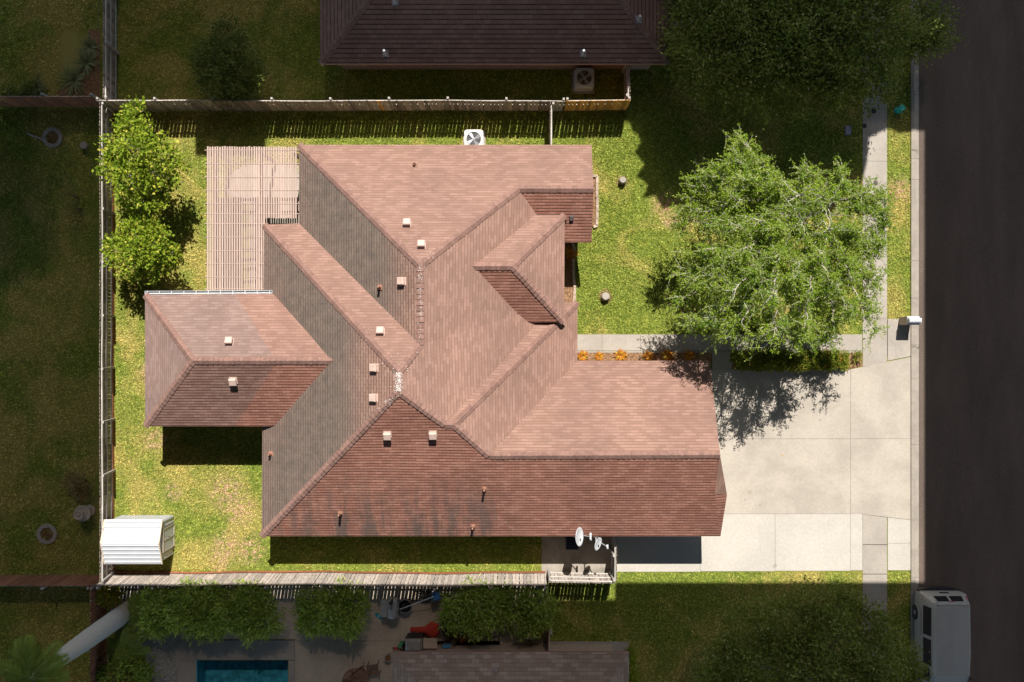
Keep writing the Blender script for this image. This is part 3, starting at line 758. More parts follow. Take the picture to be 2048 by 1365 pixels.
fence('picket_fence', 'sunbleached wavy picket fence between the back lawn and the pool bushes', (xW+.05, ySf), (G(1091, 0).x, ySf-.03), side=-1, mat='palewood', kick=1, bow=.03, top_jit=.04, lean=.06)
fence('picket_fence', 'short fence with pale rails and slanting braces behind the satellite dishes', (G(1094, 0).x, ySf), (G(1222, 0).x, ySf-.05), side=1, mat='palewood', railmat='rail_x', post_every=2.0)
fence('picket_fence', 'fence on the edge of the dim north yard, running up from the lit corner', (G(232, 0).x, yN+.12), (G(232, 0).x, 18), side=-1, railmat='rail_y', mat='greywood', lean=.1)
fence('picket_fence', 'dark fence in the top left, shading the ring of stones', (-27, G(0, 214).y), (xW-.12, G(0, 214).y), side=1, mat='brownwood')
fence('picket_fence', 'reddish fence panel at the bottom left beyond the stone ring', (-27, G(0, 1150).y), (xW-.12, G(0, 1150).y), side=-1, mat='brownwood', lean=.02)
fence('picket_fence', 'red brown fence crossed by the palm trunk', (G(215, 0).x, ySf-.2), (G(215, 0).x, -19), side=-1, mat='brownwood', railmat='rail_y', kick=None)
fence('gate_fence', 'fence panel seen edge on between the orange pickets and the house', (G(1098, 0).x, yN-.05), (G(1098, 0).x, 7.95), side=1, mat='greywood', railmat='rail_y')
fence('gate_fence', 'fence panel seen edge on beside the two satellite dishes', (G(1222, 0).x+.06, ySf+.02), (G(1222, 0).x+.06, -8.2), side=1, mat='greywood', railmat='rail_y', post_every=1.5)
fence('gate_fence', 'brown boards seen edge on at the end of the pool bushes', (G(1094, 0).x, G(0, 1240).y), (G(1094, 0).x, G(0, 1310).y), side=1, mat='brownwood', railmat='rail_y')
fence('gate_fence', 'side fence of the brown house next to its condenser', (G(1250, 0).x, yN+.2), (G(1250, 0).x, G(0, 142).y), side=1, mat='greywood', railmat='rail_y')

# ------------------------------------------------------------------ pergola
pz = 2.62
per = thing('pergola', 'pinkish slatted wooden pergola wrapped round the back corner of the house', 'pergola', P(480, 440, 0))
x0, x1, x2 = P(416, 0, pz).x, P(530, 0, pz).x, P(596, 0, pz).x
y0, y1, y2 = P(0, 294, pz).y, P(0, 437, pz).y, P(0, 582, pz).y
mb = MB(); x = x0
while x < x2:
    yb = y2 if x < x1 else y1
    mb.box((x, (y0+yb)/2 + random.uniform(-.01, .01), pz + .02), (.074*random.uniform(.9, 1.06), y0-yb+random.uniform(-.02, .03), .022), rz=random.uniform(-.0015, .0015)); x += .1045
mb.build('slats', MT['pergola'], per)
ys = [P(0, py, pz).y for py in (301, 328, 355, 381, 408, 428)]; ys2 = [P(0, py, pz).y for py in (448, 475, 502, 528, 555, 578)]
for yy in ys: MB().beam((x0-.14, yy, pz-.06), (x2+.12, yy, pz-.06), .04, .13).build('rafter', MT['pergola'], per)
for yy in ys2: MB().beam((x0-.14, yy, pz-.06), (x1+.12, yy, pz-.06), .04, .13).build('rafter', MT['pergola'], per)
# thin nailing battens that show as pale lines over the slats
mb = MB()
for yy in ys: mb.beam((x0-.14, yy, pz+.036), (x2+.10, yy, pz+.036), .022, .010)
for yy in ys2: mb.beam((x0-.14, yy, pz+.036), (x1+.12, yy, pz+.036), .022, .010)
mb.build('battens', MT['pergola'], per)
for xa_ in (x0+.25, x1-.2): MB().beam((xa_, y0-.1, pz-.2), (xa_, y2+.1, pz-.2), .09, .14).build('beam', MT['pergola'], per)
for xx, yy in ((x0+.25, y0-.2), (x0+.25, (y0+y2)/2), (x0+.25, y2+.2), (x1-.2, y0-.2), (x1-.2, y2+.2), (x2-.25, y0-.2)): MB().box((xx, yy, (pz-.28)/2), (.13, .13, pz-.28)).build('post', MT['pergola'], per)

# ------------------------------------------------------------------ shed
sh = thing('garden_shed', 'small white ribbed metal shed with a low gable roof in the southwest corner', 'shed', P(262, 1080, 0))
sx0, sx1 = -17.75, G(347, 0).x; sy0, sy1 = G(0, 1108).y, G(0, 1031).y; hz, rz_ = 1.62, 1.98; ym = (sy0+sy1)/2
mb = MB(); mb.add([(sx0, sy0, 0), (sx1, sy0, 0), (sx1, sy1, 0), (sx0, sy1, 0), (sx0, sy0, hz), (sx1, sy0, hz), (sx1, sy1, hz), (sx0, sy1, hz), (sx0, ym, rz_-.03), (sx1, ym, rz_-.03)],
       [(0, 1, 5, 4), (1, 2, 6, 9, 5), (2, 3, 7, 6), (3, 0, 4, 8, 7)])
yy = sy0 + .06
while yy < sy1 - .05: mb.box((sx1+.012, yy, hz/2), (.024, .035, hz - .04)); yy += .205
xx = sx0 + .1
while xx < sx1 - .05: mb.box((xx, sy1+.012, hz/2), (.04, .024, hz-.04)); mb.box((xx, sy0-.012, hz/2), (.04, .024, hz-.04)); xx += .22
shw = mb.build('wall', MT['white'], sh)
mb = MB(); ox = .12; oy = .1
ra, rb = sx0-.1, sx1-.0+.06
for (ya, yb, za, zb) in ((sy1+oy, ym, hz-.04, rz_), (sy0-oy, ym, hz-.04, rz_)):
    mb.add([(ra, ya, za), (rb, ya, za), (rb, yb, zb), (ra, yb, zb), (ra, ya, za-.02), (rb, ya, za-.02), (rb, yb, zb-.02), (ra, yb, zb-.02)], [(0, 1, 2, 3), (7, 6, 5, 4), (0, 4, 5, 1), (1, 5, 6, 2), (3, 2, 6, 7), (0, 3, 7, 4)])
    for k in range(1, 6):
        f = k/5.0 - .1
        yq, zq = ya + (yb-ya)*f, za + (zb-za)*f
        mb.beam((ra, yq, zq+.015), (rb, yq, zq+.015), .035, .05)
mb.build('roof', MT['white'], sh)
seam = M_plain('shed_seam', (.24, .25, .26), .5, .1)
mbs = MB()
for (ya, yb, za, zb) in ((sy1+oy, ym, hz-.04, rz_), (sy0-oy, ym, hz-.04, rz_)):
    for k in range(1, 6):
        f = k/5.0 - .1; yq, zq = ya + (yb-ya)*f, za + (zb-za)*f; mbs.beam((ra, yq-.03, zq+.003+(-.03*(zb-za)/(yb-ya))), (rb, yq-.03, zq+.003+(-.03*(zb-za)/(yb-ya))), .022, .01)
tag(mbs.build('roof_seams', seam, sh), 'dark seams between the roof sheets')
trim = M_plain('shed_trim', (.50, .40, .29), .6, .1)
for xx in (ra, rb):
    mb = MB()
    for (ya, yb, za, zb) in ((sy1+oy, ym, hz-.04, rz_), (sy0-oy, ym, hz-.04, rz_)): mb.beam((xx, ya, za+.005), (xx, yb, zb+.005), .05, .06)
    mb.build('roof_trim', trim, sh)
dr = MB().box((sx1+.035, ym, .74), (.02, .96, 1.44)).build('door', MT['white'], sh)
mb = MB()
for zz in (.06, 1.44): mb.box((sx1+.05, ym, zz), (.03, 1.04, .05))
for yy in (ym-.5, ym, ym+.5): mb.box((sx1+.05, yy, .75), (.032, .04, 1.36))
mb.build('frame', M_plain('shed_door_frame', (.42, .34, .26), .6, .1), dr)
MB().tube([(sx1+.07, ym+.06, .68), (sx1+.1, ym+.06, .74), (sx1+.07, ym+.06, .8)], .012, 6).build('handle', MT['black'], dr)

# loose boards in the corner by the shed
bd = thing('board_pile', 'loose pale boards leaning in the corner beside the shed', 'boards', G(218, 1145))
for a_, b_ in (((208, 1150), (236, 1128)), ((214, 1148), (228, 1122))): MB().beam(G(*a_)+Vector((0, 0, .05)), G(*b_)+Vector((0, 0, .55)), .1, .03).build('board', MT['rail_x'], bd)

# ------------------------------------------------------------------ air conditioners
def aircon(c, label, w=.84, h=.85, rz=0.0, col='ac_paint', cc=(.50, .49, .45)):
    t = thing('air_conditioner', label, 'air conditioner', c, rz); m = M_plain(col, cc, .5, .08)
    def rr(s, r=.08):
        pts = []
        for cx, cy, a0 in ((1, 1, 0), (-1, 1, 90), (-1, -1, 180), (1, -1, 270)):
            for k in range(5): a = math.radians(a0 + k*22.5); pts.append((cx*(s-r) + r*math.cos(a), cy*(s-r) + r*math.sin(a)))
        return pts
    C0 = Vector(c); o2 = lambda pts: [(p[0]+C0.x, p[1]+C0.y) for p in pts]
    MB().box((C0.x, C0.y, .04), (w*1.2, w*1.2, .08)).build('base_pad', MT['walk'], t)
    mb = MB(); mb.prism(o2(rr(w/2-.02)), .09, h-.06)
    for k in range(9): mb.prism(o2(rr(w/2)), .14+k*.075, .14+k*.075+.03)
    mb.build('cabinet', m, t)
    # top: frame with a round opening
    n = 40; vs = []; fs = []; sq = rr(w/2)
    for k in range(n):
        a = 2*math.pi*k/n; d = Vector((math.cos(a), math.sin(a), 0)); f = (w/2)/max(abs(d.x), abs(d.y)); f = min(f, w/2*1.26)
        for q_, z_ in ((d*f, h-.05), (d*f, h), (d*(w*.385), h+.012), (d*(w*.385), h-.055)): vs.append(C0 + Vector((q_.x, q_.y, z_)))
    for k in range(n):
        k2 = (k+1) % n
        for j in range(3): fs.append((k*4+j, k2*4+j, k2*4+j+1, k*4+j+1))
    MB().add(vs, fs).build('top_panel', m, t)
    MB().lathe(C0, [(w*.384, h-.058), (w*.384, h-.05)], 32).build('well', MT['black'], t)
    mb = MB()
    for k in range(4):
        a = math.radians(90*k+28); d = Vector((math.cos(a), math.sin(a), 0)); e2 = Vector((-d.y, d.x, 0))
        mb.add([C0+d*.05+e2*.03+Vector((0, 0, h-.03)), C0+d*.30+e2*.12+Vector((0, 0, h-.012)), C0+d*.30-e2*.06+Vector((0, 0, h-.044)), C0+d*.05-e2*.03+Vector((0, 0, h-.04))], [(0, 1, 2, 3)])
    fan = mb.build('fan', MT['grey'], t); MB().lathe(C0, [(.06, h-.045), (.06, h-.01), (.03, h)], 14).build('hub', MT['dishgrey'], fan)
    mb = MB()
    for k in range(4): a = math.pi*k/4; d = Vector((math.cos(a), math.sin(a), 0))*w*.385; mb.tube([C0-d+Vector((0, 0, h+.02)), C0+d+Vector((0, 0, h+.02))], .004, 4)
    for r in (.1, .17, .24, .3): mb.ring(C0+Vector((0, 0, h+.022)), r*w/.84, .004, 32, 4)
    mb.build('grille', MT['grey'], t)
    return t
aircon(P(948, 284, .0) + Vector((.02, -.05, 0)), 'white condenser unit half hidden by the north eave of the reddish house', cc=(.52, .50, .45))
aircon(P(1166, 166, .0), 'blue grey condenser unit beside the dark brown house', col='ac_paint_blue', cc=(.44, .50, .55), w=.86)

# ------------------------------------------------------------------ satellite dishes
def dish(c, label, r, rx, face, arm_len, mast_foot, lnbs):
    """reflector of radius r (rx = width ratio) facing the direction face"""
    c = Vector(c); t = thing('satellite_dish', label, 'satellite dish', mast_foot)
    n = Vector(face).normalized(); x = Vector((0, 1, 0)); x = (x - n*x.dot(n)).normalized(); y = n.cross(x)
    vs = []; fs = []; N = 36; rings = 7
    for side in (0, 1):
        for i in range(rings+1):
            q_ = i/rings
            for k in range(N):
                a = 2*math.pi*k/N
                vs.append(c + (x*math.cos(a) + y*math.sin(a)*rx)*r*q_ + n*(.16*r*q_*q_ - .02*side))
    M_ = (rings+1)*N
    for s_ in (0, 1):
        for i in range(rings):
            for k in range(N):
                k2 = (k+1) % N; f = (s_*M_+i*N+k, s_*M_+(i+1)*N+k, s_*M_+(i+1)*N+k2, s_*M_+i*N+k2); fs.append(f if s_ == 0 else f[::-1])
    for k in range(N): k2 = (k+1) % N; fs.append((rings*N+k, M_+rings*N+k, M_+rings*N+k2, rings*N+k2))
    ref = MB().add(vs, fs).build('reflector', MT['dishgrey'], t, smooth=True)
    pm = c - n*.025; MB().box(c + n*.02 - y*.25*r - x*.35*r, (.10, .03, .06), M=Matrix((x, y, n)).transposed()).build('emblem', MT['black'], ref)
    end = c + n*arm_len - y*r*.35
    st = c - y*r*rx*.95 + n*.1*r
    MB().tube([c - n*.05 - y*r*.7, st, end], .022, 8).build('arm', MT['grey'], t)
    mb = MB()
    for k in range(lnbs):
        o_ = x*(.075*(k-(lnbs-1)/2)) ; mb.lathe(end + o_ + Vector((0, 0, -.03)), [(.035, 0), (.042, .05), (.03, .09), (.012, .1)], 12)
    mb.box(end - n*-.02 - Vector((0, 0, .05)), (.08, .1+.07*lnbs, .05)); mb.build('receiver', MT['white'], t)
    f_ = Vector(mast_foot); MB().tube([f_, Vector((f_.x, f_.y, c.z-.22)), c - n*.06], .028, 8).build('mast', MT['grey'], t)
    MB().box(f_ + Vector((0, 0, .0)), (.22, .04, .16)).build('bracket', MT['grey'], t)
    return t
c1 = P(1157, 1074, 3.1)
dish(c1, 'larger white oval dish with a triple receiver, over the south eave', .40, .92, (.86, .05, .50), .48, (c1.x-.05, -8.38, 2.62), 3)
c2 = P(1195, 1088, 2.72)
dish(c2, 'smaller tilted dish with one pale receiver arm, nearer the side fence', .29, .95, (.78, -.22, .55), .42, (c2.x-.05, -8.38, 2.5), 1)

# bin under the dishes
tb = thing('storage_bin', 'dark blue bin against the wall below the larger dish', 'bin', G(1142, 1082))
c = G(1143, 1083); MB().box((c.x, c.y, .3), (.5, .42, .6), taper=1.1).build('body', M_plain('bin_blue', (.02, .03, .07), .4, .1), tb); MB().box((c.x, c.y, .63), (.58, .5, .05), taper=.92).build('lid', M_plain('bin_lid', (.02, .025, .05), .4, .1), tb)

# ------------------------------------------------------------------ mailbox pier
mx = thing('mailbox', 'brick mailbox pier with a white stone cap at the kerb', 'mailbox', G(1818, 648))
mxx, myy = P(1830, 641, 1.15).x, P(0, 641.5, 1.15).y
MB().box((mxx, myy, .46), (.50, .36, .92)).build('pier', M_brick('mailbox_brick', (.42, .32, .22), (.5, .4, .29), (.5, .46, .4)), mx)
mb = MB(); mb.box((mxx, myy, .95), (.54, .38, .06)); mb.box((mxx, myy, 1.05), (.5, .25, .16)); mb.tube([(mxx-.26, myy, 1.12), (mxx+.26, myy, 1.12)], .11, 14)
mb.build('cap', MT['white'], mx); MB().box((mxx+.275, myy, 1.08), (.02, .2, .18)).build('door', MT['whitepaint'], mx)

# ------------------------------------------------------------------ concrete covers on the lawn, hydrant, box, lids
for px, py, lab, r in ((1210, 594, 'round grey concrete pedestal on the lawn, ringed with bare soil near the path', .19), (1244, 363, 'concrete pedestal nearest the tree shadow, by the gable bed', .16)):
    c = G(px, py); t = thing('lawn_pedestal', lab, 'pedestal', c, group='concrete pedestals on the front lawn')
    MB().lathe(c, [(r*1.05, 0), (r*1.0, .30), (r*.97, .32)], 24).build('drum', MT['patio'], t); MB().lathe(c, [(r*.85, .321), (r*.85, .37), (r*.8, .385), (r*.62, .39)], 24).build('lid', MT['walk'], t)
    struct('bare_soil', MB().sheet([(c.x+(r*1.75+random.uniform(-.06, .06))*math.cos(a), c.y+(r*1.75+random.uniform(-.06, .06))*math.sin(a)) for a in [k*math.pi/12 for k in range(24)]], .016), MT['mulch'])
hc = G(1794, 222); hy = thing('fire_hydrant', 'teal fire hydrant on the verge between pavement and kerb', 'hydrant', hc); mT = M_plain('hydrant_teal', (.03, .40, .36), .45, .1)
MB().lathe(hc, [(.14, 0), (.14, .05), (.10, .06), (.10, .5), (.13, .52), (.13, .56), (.11, .6), (.06, .68), (.03, .72)], 16).build('barrel', mT, hy)
mb = MB()
for d in ((1, 0), (-1, 0), (0, -1)): mb.tube([hc+Vector((d[0]*.08, d[1]*.08, .42)), hc+Vector((d[0]*.19, d[1]*.19, .42))], .055, 10)
mb.build('outlet', mT, hy)
ub = thing('meter_box', 'blue grey utility box lid in the shaded lawn beside the pavement', 'utility box', G(1695, 262)); c = G(1695, 262)
MB().box((c.x, c.y, .04), (.28, .42, .1)).build('box', M_plain('box_grey', (.16, .17, .22), .6, .1), ub); MB().box((c.x, c.y, .1), (.22, .34, .02)).build('lid', M_plain('box_lid', (.22, .23, .30), .6, .1), ub)
for px, py, r, lab in ((1747, 223, .095, 'dark round lid in the middle of the pavement joint'), (1729, 252.5, .08, 'dark round lid at the grass edge of the pavement'), (1751, 366, .085, 'rusty round lid in the pavement under the tree edge')):
    c = G(px, py); c.z = .022; t = thing('valve_lid', lab, 'valve lid', c)
    MB().lathe(c, [(r*1.25, 0), (r*1.25, .006)], 20).build('rim', MT['joint'], t); MB().lathe(c, [(r, .007), (r, .011)], 20).build('lid', MT['black' if px != 1751 else 'crack'], t)

# ------------------------------------------------------------------ edging bricks round the beds
def edging(path, name, label, w=.12, L=.30):
    t = thing(name, label, 'edging', G(*path[0])); mb = MB()
    for a, b in zip(path[:-1], path[1:]):
        a, b = G(*a), G(*b); d = b - a; n = max(1, round(d.length/L))
        for k in range(n):
            c = a + d*((k+.5)/n); j = random.uniform(-.03, .03)
            mb.box((c.x+random.uniform(-.015, .015), c.y, .075), (d.length/n*.95, w, .15), rz=math.atan2(d.y, d.x)+j)
    mb.build('edging_blocks', MT['brickedge'], t)
edging([(1184, 352), (1194, 354), (1194, 452), (1186, 455)], 'bed_edging', 'tan block edging round the narrow bed beside the gable end')
edging([(1144, 486), (1148, 500), (1146, 540), (1150, 575), (1147, 606)], 'bed_edging', 'wavy block edging of the shaded bed under the entry roof')

# ------------------------------------------------------------------ van
def van(loc):
    t = thing('parked_van', 'white van parked by the kerb with its rear end towards us', 'van', loc)
    white = M_plain('van_white', (.315, .305, .285), .35, .04, 2, spec=.5)
    L, hw = 5.1, 1.0
    # cross sections along the length (y from rear 0 to front -L): (y, z floor, [half width at sill, belt, roof edge], z sill, z belt, z roof)
    secs = [(-.02, .45, .86, .88, .66, .62, 1.02, 1.05), (-.06, .40, .95, .97, .72, .62, 1.1, 1.35), (-.26, .32, .985, 1.0, .74, .6, 1.13, 1.88), (-.45, .32, 1.0, 1.0, .75, .6, 1.13, 1.93), (-2.4, .32, 1.0, 1.0, .76, .6, 1.13, 1.97), (-3.4, .32, 1.0, 1.0, .75, .6, 1.12, 1.90),
            (-4.05, .32, .99, .98, .68, .6, 1.08, 1.28), (-4.9, .35, .93, .88, .6, .6, .9, .98), (-5.1, .45, .8, .76, .5, .58, .74, .8)]
    vs = []; fs = []
    prof = lambda s: [(-s[2], s[1]), (-s[2]*1.0, s[5]), (-s[3], s[6]), (-s[4]-.06, s[7]-.14), (-s[4]+.05, s[7]-.02), (0, s[7]+.02), (s[4]-.05, s[7]-.02), (s[4]+.06, s[7]-.14), (s[3], s[6]), (s[2], s[5]), (s[2], s[1])]
    for s in secs:
        for x, z in prof(s): vs.append((x, s[0], z))
    m = 11
    for i in range(len(secs)-1):
        for k in range(m-1): fs.append((i*m+k, i*m+k+1, (i+1)*m+k+1, (i+1)*m+k))
        fs.append((i*m+m-1, i*m, (i+1)*m, (i+1)*m+m-1))
    fs.append(tuple(range(m-1, -1, -1))); fs.append(tuple((len(secs)-1)*m+k for k in range(m)))
    V0 = Vector(loc); T = lambda p: Vector(p) + V0
    body = MB().add([T(v) for v in vs], fs).build('body', white, t, smooth=False)
    def pane(name, pts, mat, par=t): return MB().add([T(p) for p in pts], [tuple(range(len(pts)))]).build(name, mat, par)
    # side windows
    def side(sx, ya, yb, u0=.1, u1=.86, o=.012):
        def pt(y, u):
            zb, zr = 1.13, 1.79; xb, xt = 1.0, .815
            return (sx*(xb+(xt-xb)*u+o), y, zb+(zr-zb)*u+o*.5)
        pts = [pt(ya, u0), pt(yb, u0), pt(yb, u1), pt(ya, u1)]
        return pane('window', pts, MT['glass'])
    for sx in (-1, 1):
        side(sx, -.5, -1.75); side(sx, -1.9, -3.05); side(sx, -3.2, -3.75, .1, .7)
        MB().box(T((sx*1.005, -1.3, 1.02)), (.012, 1.15, .03)).build('door_track', MT['black'], t)
        MB().box(T((sx*1.01, -3.1, .98)), (.03, .18, .04)).build('door_handle', MT['black'], t)
        w_ = MB().tube([T((sx*1.0, -3.75, 1.1)), T((sx*1.2, -3.8, 1.15))], .05, 6).build('mirror', MT['black'], t)
        for yy in (-1.05, -4.15):
            wh = thing('wheel', None, None)
            COL.objects.unlink(wh); bpy.data.objects.remove(wh)
            ty = MB().lathe((0, 0, 0), [(.22, -.11), (.33, -.11), (.35, -.07), (.35, .07), (.33, .11), (.22, .11)], 28)
            ty.v = [tuple(T((sx*.9 + (v[2]), yy + v[0], .35 + v[1]))) for v in ty.v]
            tyre = ty.build('wheel', MT['black'], t)
            rm = MB().lathe((0, 0, 0), [(.21, -.1), (.21, .112), (.17, .1), (.06, .118), (.05, .125)], 20); rm.v = [tuple(T((sx*.9 + sx*v[2], yy + v[0], .35 + v[1]))) for v in rm.v]
            rm.build('rim', MT['grey'], tyre)
        pane('tail_light', [(sx*.73, -.27, 1.30), (sx*.96, -.085, 1.12), (sx*1.01, -.24, 1.18), (sx*.83, -.31, 1.62)], M_plain('lamp_red', (.35, .015, .015), .25, .1))
    # tailgate glass, two panes, dark sill strip at the roof edge, brake lamp, bumper, handle
    def tg(x, u): # on the sloping tailgate between z 1.35 (y -.06) and z 1.88 (y -.26)
        return (x*(1-.12*u), -.06-.2*u+.014, 1.33+.53*u+.01)
    for a_, b_ in ((-.62, -.05), (.05, .62)): pane('rear_window', [tg(a_, .05), tg(b_, .05), tg(b_, .80), tg(a_, .80)], MT['glass'])
    MB().add([T(p) for p in [(-.74, -.30, 1.87), (.74, -.30, 1.87), (.72, -.20, 1.84), (-.72, -.20, 1.84), (-.74, -.30, 1.93), (.74, -.30, 1.93), (.70, -.16, 1.88), (-.70, -.16, 1.88)]], [(4, 5, 6, 7), (3, 2, 6, 7)[::-1], (0, 3, 7, 4), (1, 5, 6, 2), (0, 4, 5, 1)]).build('spoiler', MT['grey'], t)
    MB().box(T((0, -.17, 1.87)), (.22, .03, .035)).build('brake_light', M_plain('lamp_red_dark', (.3, .02, .02), .3, .1), t)
    mb = MB(); pts = [(-.98, -.35), (-.93, .02), (-.5, .11), (0, .13), (.5, .11), (.93, .02), (.98, -.35)]
    mb.prism([tuple(T((x, y, 0)))[:2] for x, y in pts], .38, .62); mb.build('bumper', MT['black'], t)
    MB().box(T((.0, .0, 1.04)), (.4, .05, .05)).build('tailgate_handle', MT['black'], t)
    MB().tube([T((.58, -4.2, 1.2)), T((.6, -4.35, 1.75))], .012, 6).build('antenna', MT['black'], t)
    return t
van((G(1838, 0).x + .66, P(0, 1184, .5).y + .1, .012))
# ------------------------------------------------------------------ foliage
MT['twig'] = M_plain('pale_twig_bark', (.36, .335, .27), .8, .2, 4, island=.3)
MT['leaf_elm'] = M_leaf('leaf_pale_green', (.10, .205, .012), (.325, .415, .035), (.46, .47, .18), .45)
MT['leaf_citrus'] = M_leaf('leaf_yellow_green', (.10, .19, .012), (.36, .42, .035), (.50, .47, .07), .35)
MT['leaf_oak'] = M_leaf('leaf_deep_green', (.085, .135, .018), (.26, .30, .06), (.33, .32, .13), .35)
MT['leaf_shrub'] = M_leaf('leaf_lawn_tree', (.06, .10, .018), (.20, .24, .05), (.24, .22, .07), .3)
MT['leaf_oleander'] = M_leaf('leaf_oleander', (.13, .23, .03), (.42, .52, .09), (.5, .54, .18), .35)
MT['leaf_hedge'] = M_leaf('leaf_hedge', (.09, .15, .015), (.33, .36, .04), (.46, .25, .05), .35)
MT['leaf_croton'] = M_leaf('leaf_croton', (.28, .06, .012), (.55, .26, .02), (.60, .42, .04), .25)
MT['leaf_palm'] = M_leaf('leaf_palm', (.11, .19, .03), (.28, .35, .07), None, .25)
MT['leaf_yucca'] = M_leaf('leaf_strap', (.10, .13, .05), (.24, .27, .12), None, .2)
MT['leaf_rust'] = M_leaf('leaf_rusty', (.20, .13, .05), (.34, .24, .10), None, .25)
MT['palmtrunk'] = M_wood('palm_trunk_grey', (.40, .385, .355), .05, .12)
MT['crownshaft'] = M_plain('palm_crownshaft', (.14, .19, .05), .4, .15, 4)

def leaf_quads(pos, dirs, length, width, rng=RNG, jit=.35, fold=True):
    N = len(pos)
    L = length*(1 + rng.uniform(-jit, jit, N)); Wd = width*(1 + rng.uniform(-jit, jit, N))
    d = dirs/np.maximum(np.linalg.norm(dirs, axis=1, keepdims=True), 1e-6)
    r = rng.normal(size=(N, 3)); r[:, 2] *= .45
    s = np.cross(d, np.cross(d, r) + 1e-6)  # perpendicular to d
    s = np.cross(d, rng.normal(size=(N, 3)) * np.array([.6, .6, 1.0]) + np.array([0, 0, .7]))
    s /= np.maximum(np.linalg.norm(s, axis=1, keepdims=True), 1e-6)
    a = pos; b = pos + d*(L*.45)[:, None] + s*(Wd/2)[:, None]; c = pos + d*L[:, None]; e_ = pos + d*(L*.45)[:, None] - s*(Wd/2)[:, None]
    return np.stack([a, b, c, e_], 1)
def leaves_obj(name, quads, mat, parent=None, origin=None):
    quads = np.concatenate(quads) if isinstance(quads, list) else quads
    N = len(quads); me = bpy.data.meshes.new(name)
    off = np.array(wloc(parent)) if parent is not None else np.array(origin if origin is not None else (0, 0, 0))
    me.vertices.add(4*N); me.vertices.foreach_set('co', (quads.reshape(-1, 3) - off).astype(np.float32).ravel())
    me.loops.add(4*N); me.loops.foreach_set('vertex_index', np.arange(4*N, dtype=np.int32))
    me.polygons.add(N); me.polygons.foreach_set('loop_start', np.arange(0, 4*N, 4, dtype=np.int32)); me.polygons.foreach_set('loop_total', np.full(N, 4, np.int32))
    me.materials.append(mat); me.update(calc_edges=True)
    o = bpy.data.objects.new(name, me); COL.objects.link(o)
    if parent is not None: o.parent = parent
    elif origin is not None: o.location = origin
    return o
def unit(v): return v/np.maximum(np.linalg.norm(v, axis=-1, keepdims=True), 1e-9)

def bez(a, b, c, n):
    t = np.linspace(0, 1, n)[:, None]; return (1-t)**2*a + 2*t*(1-t)*b + t*t*c

def clump_crown(lobes, leaf_len, leaf_w, clumps_per_m2, leaves_per_clump, clump_r, up=.35, rng=RNG, drop_low=True):
    """leaf clumps scattered over the shells of overlapping uneven lobes"""
    out = []
    for (c, r) in lobes:
        c = np.array(c); r3 = np.array(r) if hasattr(r, '__len__') else np.array((r, r, r*.8))
        n = int(4*math.pi*float(np.mean(r3))**2*clumps_per_m2)
        d = unit(rng.normal(size=(n, 3))); d[:, 2] = np.where(d[:, 2] < -.35, -d[:, 2], d[:, 2]); 
        ph = rng.uniform(0, 6.28, 3)
        lump = 1 + .16*np.sin(5*d[:, 0]+ph[0])*np.sin(5*d[:, 1]+ph[1]) + .12*np.sin(9*d[:, 1]+ph[2])*np.cos(8*d[:, 0])
        cc = c + d*r3*(lump*rng.uniform(.62, 1.04, n))[:, None]
        keep = rng.random(n) > .12
        cc, d = cc[keep], d[keep]
        k = rng.poisson(leaves_per_clump, len(cc))
        idx = np.repeat(np.arange(len(cc)), k)
        p = cc[idx] + rng.normal(size=(len(idx), 3))*clump_r*np.array([1, 1, .75])
        dr = unit(d[idx]*.6 + rng.normal(size=(len(idx), 3))*.7 + np.array([0, 0, up]))
        out.append(leaf_quads(p, dr, leaf_len, leaf_w, rng))
    return out

def bushy_tree(name, label, cat, base, lobes, leaf, bark, trunk_r=.12, crotch=1.2, leaf_len=.14, leaf_w=.07, dens=9, per=14, cr=.16, group=None, up=.35, stems=1):
    b = Vector(base); t = thing(name, label, cat, b, group=group)
    mb = MB(); top = b + Vector((0, 0, crotch))
    if stems: mb.tube([b + Vector((0, 0, -.1)), b + Vector((random.uniform(-.04, .04), .02, crotch*.5)), top], [trunk_r*1.25, trunk_r, trunk_r*.9], 10)
    for (c, r) in lobes:
        c = Vector(c); rm = r if not hasattr(r, '__len__') else r[0]
        pts = bez(np.array(top), np.array(top.lerp(c, .4) + Vector((0, 0, .35))), np.array(c), 6)
        mb.tube(pts, list(np.linspace(trunk_r*.55, .02, 6)), 6)
        for k in range(5):
            a = random.uniform(0, 6.28); e_ = c + Vector((math.cos(a), math.sin(a), random.uniform(-.1, .7)))*rm*.85
            mb.tube(bez(np.array(pts[4]), np.array(c), np.array(e_), 4), [.022, .016, .011, .005], 4, cap=False)
    mb.build('trunk', bark, t, smooth=True)
    leaves_obj('crown', clump_crown(lobes, leaf_len, leaf_w, dens, per, cr, up), leaf, t)
    return t
def LB(*items, k=1.0, dz=0.0): return [(tuple(P(px, py, z+dz)), r*k) for px, py, z, r in items]

